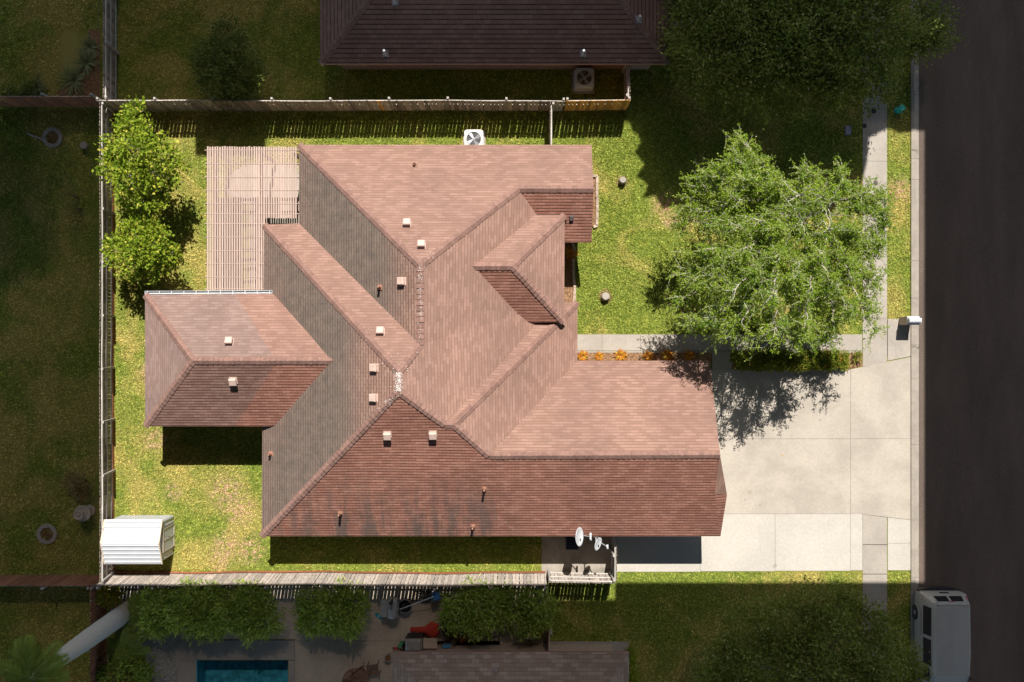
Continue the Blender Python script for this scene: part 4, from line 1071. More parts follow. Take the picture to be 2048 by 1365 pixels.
# bright citrus like trees along the west fence
bushy_tree('fruit_tree', 'tall uneven yellow green tree against the west fence, taller of the two', 'tree', G(285, 330),
    LB((270, 222, 3.2, .5), (262, 250, 3.5, .65), (292, 262, 3.3, .5), (240, 292, 3.2, .75), (275, 300, 4.0, .95), (318, 300, 3.2, .62), (225, 340, 3.0, .6), (262, 350, 3.6, .95), (312, 345, 3.4, .85), (350, 328, 2.7, .5), (298, 392, 3.0, .8), (262, 398, 2.7, .65), (320, 400, 2.4, .55), (232, 318, 2.9, .5), (338, 365, 2.6, .5), (280, 425, 2.1, .4), (300, 440, 1.9, .35), k=.88),
    MT['leaf_citrus'], MT['bark'], .11, 1.3, .17, .10, 10, 12, .13)
bushy_tree('fruit_tree', 'rounder dense yellow green tree north of the rear wing, by the west fence', 'tree', G(288, 508),
    LB((265, 470, 2.6, .75), (310, 478, 2.7, .75), (288, 500, 3.0, .9), (245, 505, 2.4, .7), (330, 505, 2.4, .65), (265, 535, 2.3, .7), (308, 532, 2.3, .7), (292, 455, 2.4, .55), (228, 490, 2.2, .4), (340, 525, 2.0, .4), k=.88),
    MT['leaf_citrus'], MT['bark'], .10, 1.1, .16, .095, 12, 13, .12)
# dim lawn tree to the north
bushy_tree('lawn_tree', 'dark bushy tree alone on the dim lawn north of the fence', 'tree', G(462, 180),
    LB((455, 80, 2.6, .75), (430, 112, 2.7, .85), (475, 112, 2.9, .95), (415, 140, 2.2, .65), (455, 145, 2.8, .95), (495, 142, 2.3, .75), (440, 168, 2.1, .75), (480, 165, 2.1, .75), (462, 188, 1.4, .55), (500, 160, 1.8, .45), (408, 120, 2.0, .45), (446, 70, 2.3, .4), dz=-.4),
    MT['leaf_shrub'], MT['darkbark'], .10, .9, .12, .06, 13, 15, .14)
# big neighbour tree at the top
big = [(1400, 60, 6.0, 1.6), (1440, 120, 6.6, 1.7), (1400, 150, 5.4, 1.2), (1480, 40, 7.2, 1.9), (1520, 140, 7.0, 1.7), (1560, 70, 7.8, 1.9), (1600, 150, 6.8, 1.6), (1640, 60, 8.0, 2.0), (1690, 130, 7.2, 1.8), (1740, 60, 7.4, 1.9), (1780, 120, 6.8, 1.7), (1820, 80, 6.4, 1.6), (1850, 130, 5.6, 1.3), (1860, 40, 5.6, 1.3), (1480, 175, 5.4, 1.0), (1560, 185, 5.2, .9), (1660, 180, 5.6, 1.0), (1740, 175, 5.6, 1.0), (1820, 165, 5.2, .9), (1700, -10, 7.6, 2.0), (1580, -20, 7.6, 2.0), (1450, -20, 6.8, 1.8), (1820, -10, 6.2, 1.6), (1380, 110, 4.8, .8), (1885, 90, 5.0, .7), (1375, 20, 5.2, .9)]
bushy_tree('shade_tree', 'huge dark spreading tree at the top, over the pavement and the street edge', 'tree', G(1620, 60), LB(*[((a, b, z*.62, r) if a < 1765 else (a, min(b, 80), 2.6, min(r, 1.0)*.8)) for a, b, z, r in big]), MT['leaf_oak'], MT['darkbark'], .28, 2.4, .16, .07, 5.2, 24, .2, up=.2)
# tree beyond the west edge whose crown shades the dim lawn
nw = [(-60, 40, 6.5, 1.5), (-110, 120, 7.2, 1.8), (-90, 210, 6.6, 1.5), (-170, 30, 7.5, 1.9), (-190, 170, 7.4, 1.9), (-150, 260, 6.2, 1.4), (-60, 150, 5.8, 1.1), (-70, -40, 6.4, 1.5), (-40, -90, 6.6, 1.3)]
bushy_tree('yard_tree', 'tall tree beyond the left edge that shades the stone ring by the stake', 'tree', G(-110, 110), LB(*nw), MT['leaf_oak'], MT['darkbark'], .25, 2.4, .18, .08, 4.5, 18, .22, up=.2)
# south street tree
st = [(1450, 1320, 4.6, 1.1), (1500, 1260, 5.0, 1.2), (1540, 1320, 5.6, 1.4), (1580, 1250, 5.6, 1.3), (1640, 1220, 5.4, 1.1), (1680, 1215, 5.0, .9), (1720, 1250, 5.0, 1.1), (1660, 1290, 6.0, 1.5), (1740, 1310, 5.6, 1.3), (1800, 1330, 4.8, 1.0), (1600, 1350, 6.0, 1.6), (1700, 1370, 5.8, 1.5), (1480, 1380, 4.8, 1.2), (1790, 1380, 4.8, 1.1), (1420, 1350, 4.2, .7), (1540, 1232, 4.2, .6), (1770, 1275, 4.4, .6), (1690, 1204, 3.6, .3)]
bushy_tree('street_tree', 'dim leafy tree at the bottom between the pavement and the van', 'tree', G(1620, 1320), LB(*st), MT['leaf_oak'], MT['darkbark'], .2, 2.0, .14, .07, 6, 24, .18, up=.25)

# ------------------------------------------------------------------ the front yard tree: thin arching pale branches, drooping twigs
def weeping_tree(base, lobes):
    rng = np.random.default_rng(5)
    b = Vector(base); t = thing('front_tree', 'large airy light green tree with arching pale branches on the front lawn, over the path', 'tree', b)
    mb = MB(); tw = MB(); quads = []
    fork = b + Vector((.05, .1, 1.7))
    mb.tube([b + Vector((0, 0, -.1)), b + Vector((.03, .03, .5)), fork], [.24, .19, .17], 12)
    hubs = [fork + Vector(v) for v in ((.35, 1.0, 1.9), (1.2, .45, 2.1), (-.95, .7, 1.9), (.3, -.9, 2.2), (-.9, -.7, 1.9), (1.2, -.9, 2.0))]
    for h in hubs: mb.tube(bez(np.array(fork), np.array(fork.lerp(h, .4) + Vector((0, 0, .4))), np.array(h), 6), list(np.linspace(.13, .085, 6)), 8)
    ctr = np.array(b)
    for (c, r) in lobes:
        c = np.array(c); hb = min(hubs, key=lambda h: (h - Vector(c)).length); h = np.array(hb)
        mid = h*.45 + c*.55 + np.array([0, 0, .55])
        limb = bez(h, mid, c, 10) + rng.normal(size=(10, 3))*.04
        mb.tube(limb, list(np.linspace(.06, .022, 10)), 6)
        out = unit(c - ctr)*np.array([1, 1, .0])
        nt = int(14*r); rad = np.linalg.norm((c-ctr)[:2]); ns = 6 if rad > 2.6 else 1
        for k in range(nt + ns):
            s0 = limb[int(rng.integers(3, 10))]
            ang = rng.normal(0, .85 if k < nt else .4); o = np.array([out[0]*math.cos(ang)-out[1]*math.sin(ang), out[0]*math.sin(ang)+out[1]*math.cos(ang), 0]) if np.linalg.norm(out) > .2 else unit(rng.normal(size=3)*np.array([1, 1, 0]))
            L = r*rng.uniform(.6, 1.4) if k < nt else r*rng.uniform(1.3, 2.0); droop = rng.uniform(.3, 1.1)
            p1 = s0 + o*L*.5 + np.array([0, 0, rng.uniform(.15, .55)*L]); p2 = s0 + o*L + np.array([0, 0, -droop*L*.55])
            n = 8; path = bez(s0, p1, p2, n) + rng.normal(size=(n, 3))*.03
            tw.tube(path, list(np.linspace(.022, .005, n)*rng.uniform(.4, .95)), 3, cap=False)
            # side twigs with leaves
            for m in range(int(rng.integers(6, 10))):
                q0 = path[int(rng.integers(1, n))]; dd = unit(o*.7 + rng.normal(size=3)*.65); ll = rng.uniform(.3, .78)
                q = bez(q0, q0 + dd*ll*.5 + np.array([0, 0, .06]), q0 + dd*ll + np.array([0, 0, -ll*rng.uniform(.1, .6)]), 5)
                if rng.random() < .5: tw.tube(q, [.008, .007, .006, .005, .003], 3, cap=False)
                nl = int(rng.integers(14, 27)); f = rng.uniform(0, 3.999, nl); i0 = f.astype(int); fr = (f-i0)[:, None]
                pp = q[i0]*(1-fr) + q[np.minimum(i0+1, 4)]*fr + rng.normal(size=(nl, 3))*.03
                quads.append(leaf_quads(pp, rng.normal(size=(nl, 3))*np.array([1, 1, .4]) + dd*.8, .082, .040, rng))
            nl = int(rng.integers(8, 18)); i0 = rng.integers(2, n, nl)
            quads.append(leaf_quads(path[i0] + rng.normal(size=(nl, 3))*.05, rng.normal(size=(nl, 3))*np.array([1, 1, .4]), .09, .05, rng))
    mb.build('trunk', MT['bark'], t, smooth=True); tag(tw.build('branches', MT['twig'], t), None)
    leaves_obj('crown', quads, MT['leaf_elm'], t)
    return t
fl = [(1475, 318, 6.0, 1.0), (1440, 352, 5.6, 1.0), (1412, 380, 5.0, .8), (1400, 425, 4.8, .8), (1470, 400, 6.4, 1.2), (1530, 335, 6.2, 1.0), (1560, 375, 7.0, 1.2), (1620, 345, 6.2, 1.1), (1680, 355, 5.8, 1.0), (1725, 385, 5.2, .9), (1755, 430, 4.8, .8), (1660, 410, 7.0, 1.3), (1600, 430, 7.4, 1.2), (1710, 460, 6.2, 1.2), (1745, 490, 5.2, .9),
      (1560, 510, 7.7, 1.3), (1480, 500, 7.2, 1.2), (1420, 500, 6.0, 1.0), (1640, 505, 7.6, 1.4), (1700, 540, 6.4, 1.1), (1735, 560, 5.2, .8), (1410, 560, 5.8, .9), (1470, 580, 7.2, 1.2), (1545, 590, 7.8, 1.3), (1620, 585, 7.6, 1.3), (1690, 605, 6.4, 1.0), (1725, 620, 5.0, .7), (1430, 630, 6.0, 1.0), (1485, 645, 7.0, 1.2), (1550, 655, 7.2, 1.2), (1610, 645, 7.0, 1.1), (1670, 640, 5.8, .9), (1400, 640, 5.4, .8), (1520, 440, 7.4, 1.0), (1450, 450, 6.6, 1.0), (1590, 658, 6.2, .8), (1460, 655, 6.0, .8), (1385, 400, 4.6, .6), (1770, 455, 4.6, .55), (1505, 365, 6.4, 1.0), (1600, 390, 7.0, 1.0), (1560, 450, 7.4, 1.0), (1660, 460, 7.2, 1.0), (1440, 540, 6.6, 1.0), (1520, 545, 7.6, 1.1), (1590, 545, 7.8, 1.2), (1660, 560, 7.0, 1.0), (1370, 440, 4.4, .6), (1490, 290, 5.6, .6), (1740, 650, 4.4, .5), (1620, 664, 5.8, .6), (1660, 664, 5.2, .5), (1380, 545, 5.0, .7), (1365, 600, 4.8, .5), (1760, 400, 4.6, .6)]
weeping_tree(G(1548, 462), LB(*fl))

# ------------------------------------------------------------------ shrubs, hedges, beds
def shrub(name, label, lobes, leaf, leaf_len, leaf_w, dens=16, per=16, cr=.11, group=None, cat='shrub', up=.5, base=None):
    b = Vector(base) if base is not None else Vector((sum(l[0][0] for l in lobes)/len(lobes), sum(l[0][1] for l in lobes)/len(lobes), 0)); t = thing(name, label, cat, b, group=group)
    mb = MB()
    for c, r in lobes:
        for k in range(4):
            rr = r if not hasattr(r, '__len__') else r[0]
            e_ = Vector(c) + Vector((random.uniform(-.6, .6)*rr, random.uniform(-.6, .6)*rr, rr*.3)); s_ = Vector((c[0]*.6 + b.x*.4, c[1]*.6 + b.y*.4, 0))
            mb.tube([s_, s_.lerp(e_, .5) + Vector((0, 0, .1)), e_], [.03, .02, .008], 5, cap=False)
    mb.build('stems', MT['darkbark'], t)
    leaves_obj('foliage', clump_crown(lobes, leaf_len, leaf_w, dens, per, cr, up), leaf, t)
    return t
random.seed(21)
ol = lambda x0, x1, y0, y1, z, n: [(tuple(P(x0+(x1-x0)*(random.random()), y0+(y1-y0)*random.random(), z+random.uniform(-.3, .3))), random.uniform(.55, .8)) for _ in range(n)]
def grid_lobes(x0, x1, y0, y1, z, step=34, r=.62):
    out = []; x = x0
    while x <= x1:
        y = y0
        while y <= y1:
            ex = min(x-x0, x1-x)/40; ey = min(y-y0, y1-y)/40
            out.append((tuple(P(x+random.uniform(-7, 7), y+random.uniform(-7, 7), z - (.35 if min(ex, ey) < .3 else 0) + random.uniform(-.12, .12))), r*random.uniform(.88, 1.12))); y += step
        x += step
    return out
OG = 'oleander bushes along the pool fence'
shrub('oleander_bush', 'widest narrow leaved green bush, above the pool', grid_lobes(322, 556, 1203, 1268, 1.75, r=.68), MT['leaf_oleander'], .23, .05, 17, 17, .12, OG, up=.15)
shrub('oleander_bush', 'roundish narrow leaved bush right of the pool, beside the grill shelf', grid_lobes(630, 712, 1204, 1262, 1.7, r=.68), MT['leaf_oleander'], .23, .05, 17, 17, .12, OG, up=.15)
shrub('oleander_bush', 'narrow leaved bush over the bicycles', grid_lobes(914, 1004, 1204, 1246, 1.7, r=.68), MT['leaf_oleander'], .23, .05, 17, 17, .12, OG, up=.15)
shrub('oleander_bush', 'rightmost narrow leaved bush, against the brown boards', grid_lobes(1036, 1086, 1204, 1246, 1.7, r=.68), MT['leaf_oleander'], .23, .05, 17, 17, .12, OG, up=.15)
hl = []
for x in range(1476, 1700, 15):
    for y in (713, 727): hl.append((tuple(P(x + random.uniform(-4, 4), y + random.uniform(-2, 2) + (x-1476)*.004, .42 - max(0, x-1610)*.0022)), random.uniform(.24, .32) - max(0, x-1600)*.0006))
shrub('hedge', 'low clipped green hedge with rusty tips between path and driveway', hl, MT['leaf_hedge'], .085, .05, 75, 14, .06, cat='hedge')
shrub('hedge_plant', 'small sparse shrub at the driveway end of the hedge', [(tuple(P(1714, 714, .22)), .2)], MT['leaf_hedge'], .08, .05, 70, 10, .06, cat='shrub')
shrub('clipped_hedge', 'clipped yellow green hedge at the corner of the tan roof', [(tuple(P(1262, 1305+k*16, .7)), .26) for k in range(5)], MT['leaf_citrus'], .07, .04, 60, 14, .06, cat='hedge')

def rosette(name, label, c, n, L, w, leaf, group=None, lift=.9, cat='plant', seg=5):
    """strap leaved plant: arching blades from one base"""
    c = Vector(c); t = thing(name, label, cat, c, group=group); mb = MB()
    for k in range(n):
        a = 6.283*k/n*2.4 + random.uniform(-.3, .3); l = L*random.uniform(.65, 1.1); el = random.uniform(.25, lift)
        d = Vector((math.cos(a), math.sin(a), 0)); s = Vector((-d.y, d.x, 0)); vs = []; fs = []
        for i in range(seg):
            f = i/(seg-1); p = c + d*l*f*math.cos(el*(1-f*.4)) + Vector((0, 0, .05 + l*(math.sin(el)*f*1.25 - .75*f*f*math.sin(el)*1.0)))
            ww = w*(1 - f**2)*.5 + .003
            vs += [p + s*ww, p - s*ww]
        for i in range(seg-1): fs.append((2*i, 2*i+1, 2*i+3, 2*i+2))
        mb.add(vs, fs)
    mb.build('leaves', leaf, t)
    MB().lathe(c, [(.05, 0), (.06, .06), (.02, .1)], 8).build('stem', MT['darkbark'], t)
    return t
CG = 'orange leaved plants along the front path'
for i, (px, py, lab) in enumerate(((1165, 713, 'yellow orange plant by the path, leftmost against the reddish roof'), (1198, 714, 'low sparse orange plant between two fuller ones near the path start'), (1241, 711, 'bright orange plant on its own in the middle of the path bed'), (1296, 713, 'red orange plant where the tree shade begins'), (1334, 712, 'widest deep orange plant in the dappled shade'), (1378, 712, 'orange red plant at the driveway end of the path bed'))):
    rosette('croton', lab, G(px, py), 64, (.33, .27, .37, .32, .40, .34)[i], .06, MT['leaf_croton'], CG, 1.25, 'plant')
rosette('croton', 'orange plant in the dark entry bed, under the gable roof edge', G(1140, 508), 40, .45, .085, MT['leaf_croton'], None, 1.2)
YG = 'strap leaved plants in the dim top left bed'
for px, py, L, lab in ((150, 165, .95, 'widest strap leaved plant beside the bare soil'), (176, 128, .8, 'strap leaved plant against the fence, under the leafy bank'), (182, 97, .6, 'small strap leaved plant uppermost at the fence'), (75, 180, .7, 'strap leaved plant nearest the dark fence, left of the bare soil')):
    rosette('strap_plant', lab, G(px, py), 60, L, .05, MT['leaf_yucca'], YG, 1.0)
struct('soil_patch', MB().sheet([G(160, 200), G(200, 200), G(200, 60), G(178, 60), G(172, 130), G(120, 180), G(100, 197)], .01), MT['mulch'])
shrub('ground_shrub', 'dark leafy clump beside the strap plants, by the top left fence', [(tuple(P(20+k*18, 185 + (k % 2)*6, .35)), .35) for k in range(3)], MT['leaf_oak'], .1, .06, 28, 12, .1)
shrub('thin_shrub', 'sparse twiggy shrub by the west fence, outside the lit yard', [(tuple(P(135, 385, 1.0)), .5), (tuple(P(150, 420, .8)), .45)], MT['leaf_rust'], .08, .03, 14, 8, .14)
shrub('thin_shrub', 'yellowing shrub beside the stone birdbath', [(tuple(P(158, 965, 1.0)), .4), (tuple(P(166, 985, .8)), .42), (tuple(P(140, 960, .7)), .3)], MT['leaf_rust'], .09, .05, 30, 12, .1)
shrub('corner_shrub', 'green shrub in the corner behind the leaning boards', [(tuple(P(212, 1185, .9)), .5), (tuple(P(228, 1195, .8)), .4)], MT['leaf_hedge'], .12, .06, 24, 12, .1)
shrub('understory_shrub', 'leafy green shrub under the small palms', [(tuple(P(255, 1330, .9)), .6), (tuple(P(285, 1340, .9)), .5), (tuple(P(225, 1350, .8)), .6)], MT['leaf_oleander'], .16, .07, 20, 14, .13)
shrub('rusty_shrub', 'brownish fading shrub at the bottom among the palms', [(tuple(P(258, 1362, .9)), .45), (tuple(P(238, 1352, 1.0)), .3)], MT['leaf_rust'], .14, .06, 22, 12, .1)

# palms
def frond_mesh(mb, base, d, L, droop, leaflet, up0=.5, nl=26, w=.055):
    base = Vector(base); d = Vector(d).normalized(); s = Vector((-d.y, d.x, 0)).normalized()
    pts = []
    for i in range(9):
        f = i/8; pts.append(base + d*L*f*(1-.12*f) + Vector((0, 0, L*(up0*f - droop*f*f))))
    mb.tube(pts, list(np.linspace(.022, .005, 9)), 4, cap=False)
    for i in range(nl):
        f = .12 + .86*i/nl; k = min(7, int(f*8)); p = pts[k].lerp(pts[k+1], f*8-k); tang = (pts[k+1]-pts[k]).normalized()
        ll = leaflet*math.sin(math.pi*(.12+.85*f))**.6*random.uniform(.85, 1.1)
        for sg in (-1, 1):
            e_ = p + (s*sg*.8 + tang*.62 + Vector((0, 0, -.18))).normalized()*ll; wv = tang*w*.5
            m_ = p.lerp(e_, .4)
            mb.add([p, m_ - wv + Vector((0, 0, .02)), e_, m_ + wv + Vector((0, 0, .02))], [(0, 1, 2, 3)])
def palm(name, label, base, top, n, L, leaflet, trunk_r, group=None, shaft=False, droop=.75, up0=.55, lab=None, curve=0):
    b, tp = Vector(base), Vector(top); t = thing(name, label, 'palm', b, group=group)
    mid = b.lerp(tp, .5) + Vector((curve, -curve*.3, 0))
    if shaft:
        a = b.lerp(tp, .80)
        pts = [b + Vector((0, 0, -.1)), b.lerp(mid, .4), mid, mid.lerp(a, .55), a]
        mb = MB(); n_ = 26; path = []; rad = []
        for i in range(n_+1):
            f = i/n_*4; k = min(3, int(f)); path.append(pts[k].lerp(pts[k+1], f-k)); rr = trunk_r*(1.15 - .3*(i/n_) + .12*math.sin(math.pi*i/n_))
            rad.append(rr*(1.0 if i % 3 else .98))
        mb.tube(path, rad, 20); mb.build('trunk', MT['palmtrunk'], t, smooth=True)
        MB().tube([a, a.lerp(tp, .3), a.lerp(tp, .8), tp + Vector((0, 0, .1))], [trunk_r*.8, trunk_r*.82, trunk_r*.55, trunk_r*.3], 16).build('crownshaft', MT['crownshaft'], t, smooth=True)
    else:
        MB().tube([b + Vector((0, 0, -.05)), mid, tp], [trunk_r*1.1, trunk_r, trunk_r*.8], 10).build('trunk', MT['darkbark'], t)
    for k in range(n):
        a = 6.283*k/n + random.uniform(-.15, .15); mb = MB()
        frond_mesh(mb, tp, (math.cos(a), math.sin(a), 0), L*random.uniform(.85, 1.1), droop*random.uniform(.7, 1.2), leaflet, up0*random.uniform(.7, 1.3), nl=30 if shaft else 24)
        mb.build('frond', MT['leaf_palm'], t)
    return t
zt = 6.4
palm('royal_palm', 'tall palm with a thick smooth grey trunk leaning out to the lower left', G(277, 1207), P(66, 1356, zt), 12, 1.8, .5, .36, shaft=True)
PG = 'small palms beside the grey trunk'
palm('small_palm', 'feathery small palm just right of the grey palm trunk', G(300, 1235), P(290, 1230, 1.2), 13, 1.35, .42, .06, PG)
palm('small_palm', 'small palm low in the planting, against the red brown fence', G(255, 1310), P(250, 1300, 1.2), 12, 1.15, .36, .06, PG)
palm('small_palm', 'small palm in the bottom left corner lawn, under the tall crown', G(55, 1320), P(50, 1318, .9), 11, 1.0, .32, .05, PG)
# ------------------------------------------------------------------ dim yards: rings, birdbath, small things
for px, py, lab in ((106, 276, 'round ring of pale stones in tree shade, with a post lying beside it'), (95, 1068, 'round ring of pale stones on open grass in the lower left')):
    c = G(px, py); t = thing('tree_ring', lab, 'stone ring', c, group='stone rings on the west lawn')
    mb = MB(); n = 13
    for k in range(n):
        a0, a1 = 6.2832*k/n+.015, 6.2832*(k+1)/n-.015; vs = []
        for z in (0, .09):
            for a in (a0, (a0+a1)/2, a1): vs.append((c.x+.46*math.cos(a), c.y+.46*math.sin(a), z))
            for a in (a1, (a0+a1)/2, a0): vs.append((c.x+.29*math.cos(a), c.y+.29*math.sin(a), z))
        mb.add(vs, [(5, 4, 3, 2, 1, 0), (6, 7, 8, 9, 10, 11)] + [(i, (i+1) % 6, 6+(i+1) % 6, 6+i) for i in range(6)])
    mb.build('ring_stones', MT['walk'], t)
    MB().lathe(c, [(.28, .0), (.28, .02)], 24).build('soil', MT['mulch'], t)
    shrubq = leaf_quads(np.array(c) + RNG.normal(size=(60, 3))*np.array([.09, .09, .05]) + np.array([0, 0, .12]), RNG.normal(size=(60, 3)), .09, .05)
    leaves_obj('sapling', shrubq, MT['leaf_rust'], t)
tag(MB().beam(G(55, 268)+Vector((0, 0, .05)), G(96, 284)+Vector((0, 0, .08)), .07, .05).build('wooden_stake', MT['post'], origin=G(75, 275)), 'pale wooden stake lying on the dim grass by the shaded stone ring', 'stake')
c = G(174, 294); t = thing('garden_stool', 'small pale octagonal stool near the fence in the shaded lawn', 'stool', c)
MB().lathe(c, [(.1, 0), (.13, .1), (.13, .25), (.16, .33)], 8).build('drum', MT['walk'], t); MB().lathe(c, [(.18, .331), (.18, .37), (.15, .39)], 8).build('top', MT['walk'], t)
c = G(181, 1021); t = thing('birdbath', 'tiered stone birdbath fountain standing by the fence in the dim lawn', 'birdbath', c)
MB().lathe(c, [(.26, 0), (.26, .1), (.11, .16), (.09, .55), (.16, .66)], 24).build('pedestal', MT['patio2'], t)
MB().lathe(c, [(.1, .66), (.34, .76), (.37, .82), (.34, .83), (.2, .77), (.08, .77)], 28).build('lower_bowl', MT['patio2'], t)
MB().lathe(c, [(.05, .77), (.06, 1.1), (.21, 1.2), (.22, 1.25), (.19, 1.26), (.08, 1.2), (.03, 1.3)], 24).build('upper_bowl', MT['patio2'], t)

# ------------------------------------------------------------------ the neighbour's patio things
# smoker
c = G(787, 1212); t = thing('barrel_smoker', 'long dark grey barrel smoker with a side shelf, by the pool fence', 'smoker', c)
mb = MB()
def yy_(py): return G(0, py).y
ya, yb = yy_(1186), yy_(1225); cx = c.x + .08
pr = [(.0, ya+.02), (.15, ya+.02), (.22, ya-.02), (.24, ya-.1), (.24, yb+.1), (.22, yb+.02), (.15, yb-.02), (0, yb-.02)]
pts = [Vector((cx, y_, .9)) for r_, y_ in pr]; mb.tube(pts, [max(r_, .005) for r_, y_ in pr], 20); mb.build('barrel', MT['grey'], t, smooth=True)
MB().tube([(cx, ya-.05, 1.1), (cx, ya-.05, 1.55), (cx, ya-.05, 1.6)], [.06, .06, .085], 12).build('chimney', MT['black'], t)
MB().box((cx-.40, (ya+yb)/2-.02, .88), (.27, .8, .03)).build('shelf', MT['grey'], t)
for sx in (-.17, .17):
    for y_ in (ya-.1, yb+.1): MB().beam((cx+sx, y_, 0), (cx+sx, y_, .75), .04, .04).build('leg', MT['black'], t)
MB().tube([(cx+.26, ya-.2, 1.0), (cx+.3, ya-.2, 1.0), (cx+.3, yb+.2, 1.0), (cx+.26, yb+.2, 1.0)], .014, 6).build('handle', MT['black'], t)
# fire drum
c = G(813, 1206); t = thing('fire_drum', 'open round black drum beside the barrel smoker', 'drum', c)
mb = MB(); mb.lathe(c, [(.20, .1), (.28, .3), (.3, .52), (.31, .6), (.285, .6), (.26, .4), (.18, .28), (.02, .27)], 28); mb.build('bowl', MT['black'], t)
mb = MB(); mb.ring(c + Vector((0, 0, .6)), .3, .014, 30, 6); mb.build('rim', MT['grey'], t)
for k in range(3): a = 2.09*k+.4; MB().tube([c+Vector((.17*math.cos(a), .17*math.sin(a), .2)), c+Vector((.26*math.cos(a), .26*math.sin(a), 0))], .016, 6).build('leg', MT['black'], t)
# skimmer with pole leaning
t = thing('pool_skimmer', 'long pale pole leaning over the drum with a teal brush at its foot', 'pool skimmer', G(772, 1228))
a, b = G(772, 1227)+Vector((0, 0, .25)), G(872, 1178)+Vector((0, 0, 1.35)); MB().tube([a, b], .02, 8).build('pole', MT['white'], t)
mt = M_plain('teal_plastic', (.03, .30, .36), .5, .15)
MB().box(b + Vector((.1, .0, -.1)), (.32, .36, .1), rz=.3).build('net', M_plain('blue_net', (.03, .11, .26), .6, .15), t)
sk = thing('float_board', 'teal striped swim float lying on the tan paving', 'swim float', G(758, 1232)); c = G(758, 1232)
mb = MB(); mb.prism([(c.x+.22*math.cos(a)*1.0*math.cos(-.6)-.09*math.sin(a)*math.sin(-.6), c.y+.22*math.cos(a)*math.sin(-.6)+.09*math.sin(a)*math.cos(-.6)) for a in [k*math.pi/10 for k in range(20)]], .025, .07); mb.build('board', mt, sk)
MB().box((c.x, c.y, .073), (.03, .16, .008), rz=-.6).build('stripe', MT['white'], sk)
# closed red umbrella lying on the grill shelf
t = thing('folded_umbrella', 'folded red patio umbrella lying beside the covered grill', 'umbrella', G(850, 1253))
a, b = G(822, 1254)+Vector((0, 0, .45)), G(880, 1253)+Vector((0, 0, .5)); d = (b-a)
rd = M_plain('umbrella_red', (.42, .035, .018), .8, .2, 12, .01, 20)
prof = [(0, .02), (.04, .13), (.08, .10), (.3, .11), (.5, .13), (.62, .24), (.75, .34), (.80, .33), (.97, .24), (1.0, .06)]
mb = MB(); N = 18; vs = []; fs = []
for f, r in prof:
    p = a + d*f
    for k in range(N):
        an = 6.2832*k/N; rr = r*(1 + .12*math.cos(k*2.1*3)); vs.append(p + Vector((0, math.cos(an)*rr, math.sin(an)*rr*.45)))
for i in range(len(prof)-1):
    for k in range(N): fs.append((i*N+k, (i+1)*N+k, (i+1)*N+(k+1) % N, i*N+(k+1) % N))
mb.add(vs, fs + [tuple(range(N))[::-1], tuple(range((len(prof)-1)*N, len(prof)*N))]); mb.build('canopy', rd, t)
MB().tube([b, b+Vector((1.1, -.0, -.1))], .022, 8).build('pole', MT['darkbark'], t)
# covered grill
c = G(832, 1276); t = thing('gas_grill', 'grey lidded gas grill with side shelves near the tan roof', 'grill', c); gmat = M_plain('grill_lid', (.26, .255, .24), .45, .1, metal=.2)
mb = MB(); mb.box((c.x, c.y, .98), (.76, .52, .2)); mb.box((c.x, c.y, 1.13), (.72, .48, .1), taper=.86); mb.build('lid', gmat, t, bevel=.03)
MB().box((c.x, c.y, .8), (.8, .56, .16)).build('firebox', MT['black'], t); MB().box((c.x+.72, c.y+.02, .87), (.62, .46, .035)).build('side_shelf', MT['patio2'], t)
MB().box((c.x, c.y, .4), (.74, .5, .6)).build('cabinet', MT['black'], t); MB().tube([(c.x-.2, c.y-.27, 1.0), (c.x-.2, c.y-.35, 1.02), (c.x+.26, c.y-.35, 1.02), (c.x+.26, c.y-.27, 1.0)], .016, 6).build('handle', MT['white'], t)
# bicycles
def bicycle(loc, rz, label, mat, lean):
    t = thing('bicycle', label, 'bicycle', loc, rz, group='bicycles leaning at the pool fence')
    M = Matrix.Rotation(lean, 3, 'X'); V_ = lambda x, z, y=0: M @ Vector((x, y, z))
    def put(mb, name, mat_, par=t): return mb.build(name, mat_, par, origin=None) if False else _local(mb, name, mat_, par)
    def _local(mb, name, mat_, par):
        o = mb.build(name, mat_); o.parent = par; return o
    for x in (-.5, .5):
        R = M @ Matrix.Rotation(math.pi/2, 3, 'X'); ty = _local(MB().ring(V_(x, .33), .31, .022, 30, 6, M=R), 'wheel', MT['black'], t)
        mb = MB()
        for k in range(10): a = .6283*k; mb.tube([V_(x, .33), V_(x+.3*math.cos(a), .33+.3*math.sin(a))], .003, 3)
        mb.tube([V_(x, .33, -.04), V_(x, .33, .04)], .02, 8); _local(mb, 'spokes', MT['grey'], ty)
    mb = MB()
    for a, b in (((-.5, .33), (-.08, .3)), ((-.5, .33), (-.2, .78)), ((-.08, .3), (-.22, .85)), ((-.2, .75), (.34, .8)), ((-.08, .3), (.36, .72)), ((.33, .9), (.5, .33))): mb.tube([V_(*a), V_(*b)], .018, 6)
    _local(mb, 'frame', mat, t)
    _local(MB().tube([V_(.33, .98, -.27), V_(.30, 1.02, -.1), V_(.33, .95, 0), V_(.30, 1.02, .1), V_(.33, .98, .27)], .014, 6), 'handlebar', MT['grey'], t)
    _local(MB().tube([V_(-.36, .89), V_(-.22, .9), V_(-.06, .89)], [.08, .06, .02], 8), 'saddle', MT['black'], t)
    _local(MB().tube([V_(-.08, .3, -.1), V_(-.08, .3, .1)], .07, 12), 'crank', MT['grey'], t)
bicycle(G(870, 1203), math.radians(4), 'dark bicycle with a silver basket ring, nearer the paving', M_plain('bike_blue', (.05, .10, .15), .4, .1), -.55)
